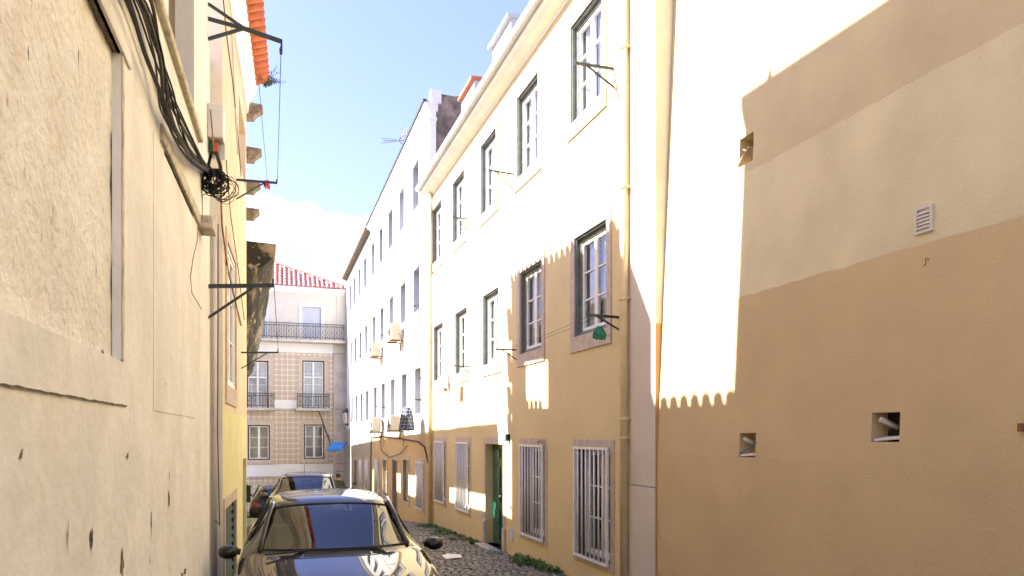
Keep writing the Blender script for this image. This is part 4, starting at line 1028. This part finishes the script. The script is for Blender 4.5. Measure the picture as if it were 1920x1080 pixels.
# plaid shirt: shaped garment
u, z = B.hit(762, 764, .45); SH = empty('plaid_shirt', 'dark plaid shirt hung out to dry on the white house', 'shirt', B.world(u, .45, z), B.rz)
mb = MB(); prs = [(.05,0,.04),(.13,-.03,.06),(.20,-.10,.08),(.22,-.3,.10),(.24,-.5,.11),(.26,-.66,.12)]
b0 = 0; n = 20
for (rx, zz, ry) in prs:
    for k in range(n):
        a = 2*math.pi*k/n; f = 1+.10*math.sin(a*5+zz*4); mb.v.append((rx*2.0*math.cos(a)*f*.8, ry*math.sin(a)*f*1.8, zz+.02*math.sin(a*3)))
for i in range(len(prs)-1):
    for k in range(n): mb.f.append((i*n+k, i*n+(k+1)%n, (i+1)*n+(k+1)%n, (i+1)*n+k))
m_pl = plaid()
mb.build('shirt_body', m_pl, SH, smooth=True)
for s_ in (-1, 1): MB().tube([(s_*.22,0,-.05),(s_*.30,0,-.2),(s_*.32,.02,-.42),(s_*.31,.02,-.56)], [.05,.06,.05,.045], 8).build('sleeve', m_pl, SH, smooth=True)
MB().tube([(-.25,0,.0),(0,0,.03),(.25,0,.0)], .012).build('hanger', m_iron, SH)

# ================================================================= air conditioners
def ac(fr, px0, px1, py0, py1, label, w=.8):
    """px1: wall side of the near end"""
    u, z = fr.hit(px1, py1); zt = fr.hit(px1, py0)[1]; hh = min(.62, max(.45, zt-z))
    e = empty('air_conditioner', label, 'air conditioner', fr.world(u, 0, z), fr.rz, 'outdoor air conditioning units')
    MB().box(0, w, .12, .44, .05, .05+hh).build('casing', m_acbody, e, bevel=.02)
    g = MB()
    for k in range(7): g.tube([(w*.36+.03*k*math.cos(t*math.pi/8)+.0, .455, .05+hh/2+.03*k*math.sin(t*math.pi/8)) for t in range(17)], .004, 4)
    g.build('fan_grille', m_dark, e)
    MB().box(.05, .09, 0, .46, 0, .05).box(w-.09, w-.05, 0, .46, 0, .05).box(.05, .09, 0, .03, -.25, 0).box(w-.09, w-.05, 0, .03, -.25, 0).build('wall_bracket', m_rust, e)
    MB().tube([(-.02,.2,.3),(-.06,.1,.25),(-.05,.03,.1),(-.05,.03,-.5)], .02, 6).build('hose', m_pipew, e)
ac(B, 733, 758, 610, 640, 'upper air conditioner below the second window of the white house')
ac(B, 699, 719, 645, 670, 'upper air conditioner farther along the white house')
ac(B, 738, 757, 782, 810, 'lower air conditioner behind the plaid shirt')
ac(B, 695, 720, 785, 812, 'lower air conditioner nearest the far white house')

# TV antenna on the white house roof
u, z = B.hit(752, 262, -.1); AN = empty('tv_antenna', 'silver television aerial on the roof edge of the white house', 'antenna', B.world(u, -.3, B.h(9.0)), 0)
zz = z-B.h(9.0)
m_alu = mat('aluminium', (.20,.20,.21), .5, metal=.3)
MB().tube([(0,0,0),(0,0,zz+.35)], .018).build('mast', m_alu, AN)
MB().tube([(.05,0,zz),(-.85,.1,zz+.02)], .014).build('boom', m_alu, AN)
for k in range(7):
    x = -.30-.08*k; MB().tube([(x,-.16,zz-.06),(x,.3,zz+.10)], .008).build('element', m_alu, AN)
for a in range(4):
    MB().tube([(-.28,.02,zz),(-.05,-.15+.1*a,zz+.45-.05*a)], .008).build('element', m_alu, AN); MB().tube([(-.28,.02,zz),(.02,-.15+.1*a,zz-.42+.05*a)], .008).build('element', m_alu, AN)
for s_ in (-1, 1): MB().tube([(-.35,0,zz+.03*s_),(-.9,.02,zz+.09*s_)], .01).build('element', m_alu, AN)

# ================================================================= cobbles and weeds
rr = random.Random(11)
m_cob = patchy(patchy(mat('limestone_cobbles', (.20, .185, .15), .75, var=.5, vs=8, bump=.5, bs=60, detail=3), (.33, .30, .25), 9, .5, .6, 1, .8), (.085, .10, .05), 1.6, .50, .66, 1, .7)
cb = MB(); s0 = .115
exs = Vector(dirC).normalized(); nrm = Vector((-exs.y, exs.x))
L_ = 9.2*1.05
while L_ < 30:
    t = .02; L_ += s0*rr.uniform(.92, 1.08)
    while t < 5.3:
        w_ = s0*rr.uniform(.8, 1.15); p = Vector((4.55, 0))+exs*L_+nrm*(t+w_/2); a = rr.uniform(-.12, .12)
        if p.y > 16 and L_ > 26: pass
        z = ground(p.y)+.004; hz = rr.uniform(.012, .028); b = len(cb.v)
        ex_ = Vector((math.cos(a), math.sin(a))); A1 = (exs*ex_.x+nrm*ex_.y)*(s0*.45); A2 = (nrm*ex_.x-exs*ex_.y)*(w_*.45)
        for (k1, k2) in ((-1,-1),(1,-1),(1,1),(-1,1)): q = p+A1*k1+A2*k2; cb.v.append((q.x, q.y, z-.02))
        for (k1, k2) in ((-1,-1),(1,-1),(1,1),(-1,1)): q = p+A1*k1*.78+A2*k2*.78; cb.v.append((q.x, q.y, z+hz+rr.uniform(-.004,.004)))
        cb.f += [(b+4,b+5,b+6,b+7)]+[(b+k, b+(k+1)%4, b+4+(k+1)%4, b+4+k) for k in range(4)]
        t += w_+.012
struct(tag(cb.build('cobblestones', m_cob), 'worn grey cobbles paving the sloping street', 'cobbles'), 'stuff')
g = MB()
def tuft(x, y, n, spread, hh):
    for k in range(n):
        px = x+rr.gauss(0, spread); py = y+rr.gauss(0, spread); z = ground(py); a = rr.uniform(0, 6.28); l = hh*rr.uniform(.4, 1.2)
        d = Vector((math.cos(a), math.sin(a), 0)); s_ = Vector((-d.y, d.x, 0))*rr.uniform(.008, .018); p0 = Vector((px, py, z))
        p1 = p0+d*l*.35+Vector((0,0,l*.6)); p2 = p0+d*l*.8+Vector((0,0,l*rr.uniform(.5,.9)))
        g.quad(p0-s_*.5, p0+s_*.5, p1+s_, p1-s_); b = len(g.v); g.v += [tuple(p1-s_), tuple(p1+s_), tuple(p2)]; g.f.append((b, b+1, b+2))
def along(Ya, Yb, n, off, dens=1, hh=.12):
    for i in range(n):
        Y = rr.uniform(Ya, Yb); X = 4.55-.332*Y-abs(rr.gauss(0, off))-.04; tuft(X, Y, int(26*dens), .06, hh)
along(15.4, 20.2, 50, .20, .8, .10); along(11.4, 13.2, 22, .10, 1.0, .15); along(9, 21, 20, .08, .3, .07)
for i in range(60):
    Y = rr.uniform(13, 26); tuft(4.55-.332*Y-rr.uniform(.1, 2.2), Y, 5, .1, .035)
for i in range(50):
    Y = rr.uniform(14.5, 30); tuft(-.95-.33*Y+rr.uniform(0.05, .4), Y, 10, .07, .09)
m_grass = mat('fresh_weeds', (.085, .17, .03), .8, var=.5, vs=10, col2=(.04, .085, .015))
struct(tag(g.build('weeds', m_grass), 'green weeds growing along the foot of the yellow wall', 'weeds'), 'stuff')
# pale paint patch on the street
def gpt(px, py):
    Y = 1.72/((py-HZ)/F-.0364); return Vector(((px-960)/F*Y, Y, ground(Y)+.044))
mb = MB(); mb.quad(gpt(828,1046), gpt(838,1042.5), gpt(864,1044), gpt(866,1050), gpt(836,1052.5)); struct(mb.build('pale_patch', m_bandw))
gl_ = MB()
for k in range(70):
    p = gpt(rr.uniform(905, 945), rr.uniform(1036, 1046)); s_ = .02
    gl_.quad(p+Vector((rr.uniform(-s_,s_), -s_, 0)), p+Vector((s_, rr.uniform(-s_,s_), .004)), p+Vector((rr.uniform(-s_,s_), s_, .008)), p+Vector((-s_, rr.uniform(-s_,s_), .003)))
struct(tag(gl_.build('green_litter', m_greendoor), 'scatter of green shards on the cobbles before the door', 'litter'), 'stuff')

# ================================================================= cars
def car(label, mp, Xc, Yc, head, zscale=1.0, rear=False, wscale=1.0, antenna=False, group='cars parked along the left side'):
    """origin: ground under the windscreen base; local +x is forward"""
    zz = ground(Yc)-.03
    e = empty('parked_car', label, 'car', (Xc, Yc, zz), head, group)
    # half sections: each a list of (x, y, z) from sill to centre line
    S = [
     [(2.16,.30,.22),(2.14,.50,.24),(2.13,.62,.38),(2.14,.60,.50),(2.12,.58,.58),(2.11,.52,.63),(2.11,.46,.645),(2.12,.40,.65),(2.15,.22,.66),(2.17,0,.665)],
     [(2.05,.40,.19),(1.98,.70,.22),(1.93,.80,.40),(1.92,.80,.56),(1.93,.76,.68),(1.96,.68,.735),(1.99,.60,.75),(2.01,.50,.757),(2.06,.28,.77),(2.09,0,.775)],
     [(1.70,.55,.18),(1.66,.83,.22),(1.62,.885,.42),(1.60,.885,.62),(1.60,.85,.76),(1.62,.77,.815),(1.65,.68,.835),(1.68,.56,.845),(1.72,.30,.865),(1.74,0,.872)],
     [(1.30,.60,.18),(1.28,.86,.22),(1.25,.895,.45),(1.22,.895,.68),(1.20,.865,.82),(1.20,.80,.875),(1.22,.72,.893),(1.25,.60,.903),(1.28,.32,.925),(1.30,0,.932)],
     [(.95,.60,.17),(.93,.86,.21),(.92,.89,.45),(.88,.89,.72),(.80,.865,.88),(.76,.81,.935),(.78,.74,.95),(.86,.62,.955),(.98,.33,.965),(1.02,0,.97)],
     [(.85,.60,.17),(.83,.86,.21),(.82,.89,.45),(.76,.89,.73),(.66,.865,.895),(.60,.805,.95),(.64,.735,.97),(.76,.62,.968),(.90,.33,.972),(.95,0,.975)],
     [(.45,.60,.17),(.43,.86,.21),(.42,.885,.45),(.38,.885,.74),(.34,.86,.905),(.30,.80,.96),(.36,.68,1.13),(.44,.60,1.15),(.52,.33,1.175),(.55,0,1.18)],
     [(.05,.60,.17),(.03,.86,.21),(.02,.885,.45),(0,.885,.75),(-.02,.86,.915),(-.04,.79,.975),(-.02,.61,1.335),(.02,.555,1.365),(.07,.32,1.395),(.09,0,1.40)],
     [(-.12,.60,.17),(-.14,.86,.21),(-.15,.885,.45),(-.17,.885,.75),(-.18,.86,.918),(-.2,.79,.98),(-.18,.60,1.355),(-.16,.54,1.395),(-.12,.31,1.425),(-.1,0,1.432)],
     [(-.8,.60,.17),(-.8,.86,.21),(-.8,.885,.45),(-.8,.885,.76),(-.8,.86,.93),(-.8,.785,.995),(-.8,.60,1.375),(-.8,.54,1.415),(-.8,.31,1.448),(-.8,0,1.455)],
     [(-1.5,.60,.18),(-1.5,.86,.22),(-1.5,.89,.45),(-1.5,.885,.78),(-1.5,.855,.95),(-1.5,.78,1.01),(-1.5,.59,1.34),(-1.5,.53,1.375),(-1.5,.30,1.405),(-1.5,0,1.41)],
     [(-1.9,.60,.2),(-1.9,.84,.24),(-1.9,.88,.48),(-1.9,.875,.80),(-1.93,.84,.97),(-1.93,.77,1.02),(-1.80,.57,1.29),(-1.78,.52,1.31),(-1.78,.30,1.335),(-1.78,0,1.34)],
     [(-2.2,.55,.25),(-2.2,.78,.3),(-2.24,.83,.5),(-2.23,.83,.80),(-2.18,.80,.95),(-2.14,.74,.985),(-2.12,.60,1.0),(-2.12,.50,1.005),(-2.13,.28,1.01),(-2.13,0,1.01)],
     [(-2.27,.35,.3),(-2.29,.55,.34),(-2.31,.66,.5),(-2.29,.66,.75),(-2.25,.62,.85),(-2.22,.58,.88),(-2.22,.50,.885),(-2.22,.40,.89),(-2.23,.22,.895),(-2.23,0,.90)]]
    ns, npt = len(S), 10
    for i_, k_ in ((4,.90),(5,.90),(6,.92),(7,.95),(8,.96),(9,.97),(10,.98)):
        S[i_] = [(x, y*(k_ if j_ >= 6 else 1), z) for j_, (x, y, z) in enumerate(S[i_])]
    me = bpy.data.meshes.new('tmp'); V = []; Fc = []; MI = []
    for s in S:
        for (x, y, z) in s: V.append((x-.95, y*wscale, z*zscale))
        for (x, y, z) in reversed(s[:-1]): V.append((x-.95, -y*wscale, z*zscale))
    w_ = npt*2-1
    for i in range(ns-1):
        for j in range(w_-1):
            Fc.append((i*w_+j, i*w_+j+1, (i+1)*w_+j+1, (i+1)*w_+j)); jj = j if j < npt-1 else w_-2-j; m = 0
            if i in (5, 6) and jj >= 6: m = 1
            if i == 4 and jj >= 8: m = 3
            if jj == 5 and 6 <= i <= 10: m = 2
            if jj == 5 and i in (8,) : m = 2
            if i == 11 and jj >= 7: m = 4
            if i in (1, 2) and jj == 3: m = 5
            if i == 12 and jj in (3,): m = 6
            MI.append(m)
    Fc.append(tuple(range(w_))); MI.append(0); Fc.append(tuple(reversed([(ns-1)*w_+k for k in range(w_)]))); MI.append(0)
    me.from_pydata(V, [], Fc)
    mats = [mp, m_carglass, m_carglass, m_black, m_carglass, m_chrome, m_tail]
    names = ['body', 'windscreen', 'side_windows', 'cowl', 'rear_window', 'headlight', 'tail_light']
    for m in mats: me.materials.append(m)
    for p, mi in zip(me.polygons, MI): p.material_index = mi
    to = bpy.data.objects.new('tmp', me); COL.objects.link(to); sm = to.modifiers.new('s', 'SUBSURF'); sm.levels = 3; sm.render_levels = 3
    bmh = bmesh.new(); bmh.from_mesh(me); bmesh.ops.recalc_face_normals(bmh, faces=bmh.faces); bmh.to_mesh(me); bmh.free()
    dg = bpy.context.evaluated_depsgraph_get(); ev = to.evaluated_get(dg).to_mesh()
    vs_ = [v.co.copy() for v in ev.vertices]; fs_ = [(tuple(p.vertices), p.material_index) for p in ev.polygons]; nr_ = [v.normal.copy() for v in ev.vertices]
    to.evaluated_get(dg).to_mesh_clear(); bpy.data.objects.remove(to)
    for mi in range(len(mats)):
        groups = [[f for f, q in fs_ if q == mi]]
        if mi in (2, 5, 6):
            groups = [[f for f in groups[0] if sum(vs_[k].y for k in f) > 0], [f for f in groups[0] if sum(vs_[k].y for k in f) <= 0]]
        for gface in groups:
            if not gface: continue
            idx = {}; vv = []; ff = []
            off = .0 if mi != 3 else -.004
            for f in gface:
                t = []
                for k in f:
                    if k not in idx: idx[k] = len(vv); vv.append(vs_[k]+nr_[k]*off)
                    t.append(idx[k])
                ff.append(t)
            m_ = bpy.data.meshes.new(names[mi]); m_.from_pydata([tuple(v) for v in vv], [], ff); m_.materials.append(mats[mi]); m_.shade_smooth()
            o = obj('side_window' if mi == 2 else names[mi], m_, e)
            if mi in (1, 4):   # rubber seal along the outline of the glass
                bmm = bmesh.new(); bmm.from_mesh(m_); be = [ed for ed in bmm.edges if len(ed.link_faces) == 1]
                q = MB()
                for ed in be: q.bar(ed.verts[0].co, ed.verts[1].co, .022, .016)
                bmm.free(); q.build('seal', m_black, o)
    # doors shut lines as thin dark gaps, pillars
    for sg in (-1, 1):
        for x in (-1.02, -1.95): MB().bar((x, sg*.80*wscale, .985*zscale), (x-.02, sg*.60*wscale, 1.345*zscale), .05, .02).build('door_pillar', m_black, e)
        MB().tube([(-.30, sg*.665*wscale, .975*zscale), (-.48, sg*.655*wscale, 1.06*zscale), (-.73, sg*.61*wscale, 1.235*zscale), (-.95, sg*.575*wscale, 1.345*zscale), (-1.12, sg*.575*wscale, 1.378*zscale)], .026, 8).build('windscreen_pillar', mp, e, smooth=True)
        # mirrors
        mb = MB().ell((-.36, sg*(.945), .972), .07, .088, .066, 14, 9); mb.v = [(x-.03*(1 if x < -.36 else 0), y, z*zscale) for x, y, z in mb.v]
        mr = mb.build('wing_mirror', mp, e, smooth=True)
        MB().ell((-.37, sg*(.94), .945), .072, .09, .048, 14, 8).bar((-.38, sg*.84, .925), (-.37, sg*.95, .955), .05, .05).build('mirror_base', m_black, mr, smooth=True)
    for x in (.33, -2.25+.0):
        for sg in (-1, 1):
            y = sg*.80
            t = MB().tube([(x, y-.09, .31), (x, y+.105*sg if sg > 0 else y+.09, .31)], .31, 28); w2 = MB().tube([(x, sg*.72, .31), (x, sg*.912, .31)], .31, 28).build('wheel', m_black, e)
            MB().tube([(x, sg*.88, .31), (x, sg*.918, .31)], .19, 20).build('rim', m_chrome, w2)
    # interior: seats, dashboard, mirror
    q = MB().box(-.75, -.25, -.7, .7, .55, .90*zscale); q.build('dashboard', m_black, e, bevel=.05)
    for y in (-.36, .36):
        MB().box(-1.45, -1.30, y-.24, y+.24, .45, 1.05).box(-1.40, -.95, y-.24, y+.24, .35, .55).box(-1.43, -1.33, y-.12, y+.12, 1.06, 1.22).build('seat', m_dark, e, bevel=.05)
    MB().box(-.84, -.80, -.12, .12, 1.22*zscale, 1.29*zscale).build('rear_view_mirror', m_black, e, bevel=.02)
    MB().box(-2.9, -.2, -.72, .72, .2, .34).build('floor_pan', m_black, e)
    # wipers
    for y0, y1 in ((-.05, .50), (-.62, -.10)): MB().bar((-.03, y0, .985*zscale), (-.12 , y1, 1.005*zscale), .02, .012).build('wiper', m_black, e)
    if antenna:
        MB().tube([(-1.1,-.05,1.40*zscale),(-1.0,-.05,1.40*zscale+.25)], .006).ell((-1.1,-.05,1.40*zscale), .04, .03, .02).build('aerial', m_black, e)
    return e
hd = math.atan2(-1, .30)
C1 = car('dark olive car facing the camera with blue sky in its windscreen', m_carolive, -1.56, 6.68, hd, .957)
C2 = car('silver brown car parked behind the dark olive one', m_carbrown, -4.74, 17.2, math.atan2(-1, .27), 1.0, antenna=True)
C3 = car('small black car with red tail light parked farthest away', m_carblack, -9.75, 30.6, math.atan2(1, -.335), 1.0)

# ================================================================= person and motorbike
PE = None
def person(loc, rz):
    J = {'pel':(0,0,.95),'ab':(0,0,1.12),'ch':(0,.0,1.32),'nk':(0,.0,1.47),'hd':(0,.02,1.56),'top':(0,.02,1.68)}
    pts = [(0,0,.95),(0,0,1.14),(0,-.02,1.33),(0,-.01,1.46),(0,.02,1.55),(0,.03,1.66)]; rad = [.15,.14,.16,.06,.085,.08]
    ed = [(0,1),(1,2),(2,3),(3,4),(4,5)]
    for sg in (-1, 1):
        b = len(pts)
        pts += [(sg*.10,0,.90),(sg*.11,.05,.50),(sg*.11,-.03,.09),(sg*.12,.10,.04)]; rad += [.10,.07,.05,.045]; ed += [(0,b),(b,b+1),(b+1,b+2),(b+2,b+3)]
        b = len(pts)
        pts += [(sg*.19,-.01,1.40),(sg*.27,-.04,1.14),(sg*.25,.10,.93),(sg*.24,.16,.86)]; rad += [.075,.055,.042,.035]; ed += [(2,b),(b,b+1),(b+1,b+2),(b+2,b+3)]
    me = bpy.data.meshes.new('person'); me.from_pydata(pts, ed, [])
    o = bpy.data.objects.new('person', me); COL.objects.link(o)
    o.modifiers.new('skin', 'SKIN')
    for i, v in enumerate(me.skin_vertices[0].data): v.radius = (rad[i], rad[i]*.8); v.use_root = (i == 0)
    s = o.modifiers.new('sub', 'SUBSURF'); s.levels = 2; s.render_levels = 2
    dg = bpy.context.evaluated_depsgraph_get(); me2 = bpy.data.meshes.new_from_object(o.evaluated_get(dg)); bpy.data.objects.remove(o)
    me2.materials.clear()
    skin = mat('skin', (.45, .27, .18), .6); jac = mat('olive_jacket', (.085, .07, .045), .9, var=.3, vs=12); tro = mat('dark_trousers', (.03, .03, .04), .9)
    for m in (skin, jac, tro): me2.materials.append(m)
    for p in me2.polygons:
        z = p.center.z; p.material_index = 0 if z > 1.46 or (z < .92 and abs(p.center.x) > .19) else (1 if z > .88 else 2)
    me2.shade_smooth()
    o = obj('person', me2, None, loc, (0,0,rz)); tag(o, 'person in an olive jacket walking away beside the motorbike', 'person')
    hr = MB().ell((0,0,1.63), .095, .105, .095, 14, 9).build('hair', mat('dark_hair', (.03,.02,.015), .8), o, smooth=True)
    return o
Yp = 29; person(((634-960)/F*Yp, Yp, ground(Yp)), 0)
Ym = 29.6; MBK = empty('motorbike', 'dark motorbike parked by the far right wall beside the person', 'motorbike', ((645.5-960)/F*Ym, Ym, ground(Ym)), R(100))
for x in (-.65, .65):
    wv = MB().tube([(x+.27*math.cos(a*math.pi/10), 0, .31+.27*math.sin(a*math.pi/10)) for a in range(21)], .05, 8).build('wheel', m_black, MBK); MB().tube([(x,-.04,.31),(x,.04,.31)], .08, 10).build('hub', m_chrome, wv)
MB().ell((.1,0,.85), .30, .15, .16).build('fuel_tank', m_carblack, MBK, smooth=True); MB().ell((-.4,0,.84), .42, .14, .08).build('seat', m_black, MBK, smooth=True)
MB().tube([(.65,0,.31),(.42,0,1.05)], .035).tube([(.42,-.36,1.1),(.42,0,1.08),(.42,.36,1.1)], .018).build('handlebar', m_black, MBK)
MB().box(-.25,.35,-.13,.13,.3,.68).tube([(-.65,0,.31),(.0,0,.5)], .04).build('engine', m_dark, MBK, bevel=.04)
MB().ell((.55,0,.98), .1, .1, .1).build('headlight', m_chrome, MBK, smooth=True)
for s_ in (-1, 1): MB().tube([(.42,s_*.3,1.1),(.4,s_*.36,1.28)], .01).ell((.4,s_*.38,1.30), .02, .07, .05).build('mirror', m_black, MBK)
MB().box(-.95,-.6,-.2,.2,.9,1.25).build('top_box', m_black, MBK, bevel=.04)
print('objects', len(bpy.data.objects))
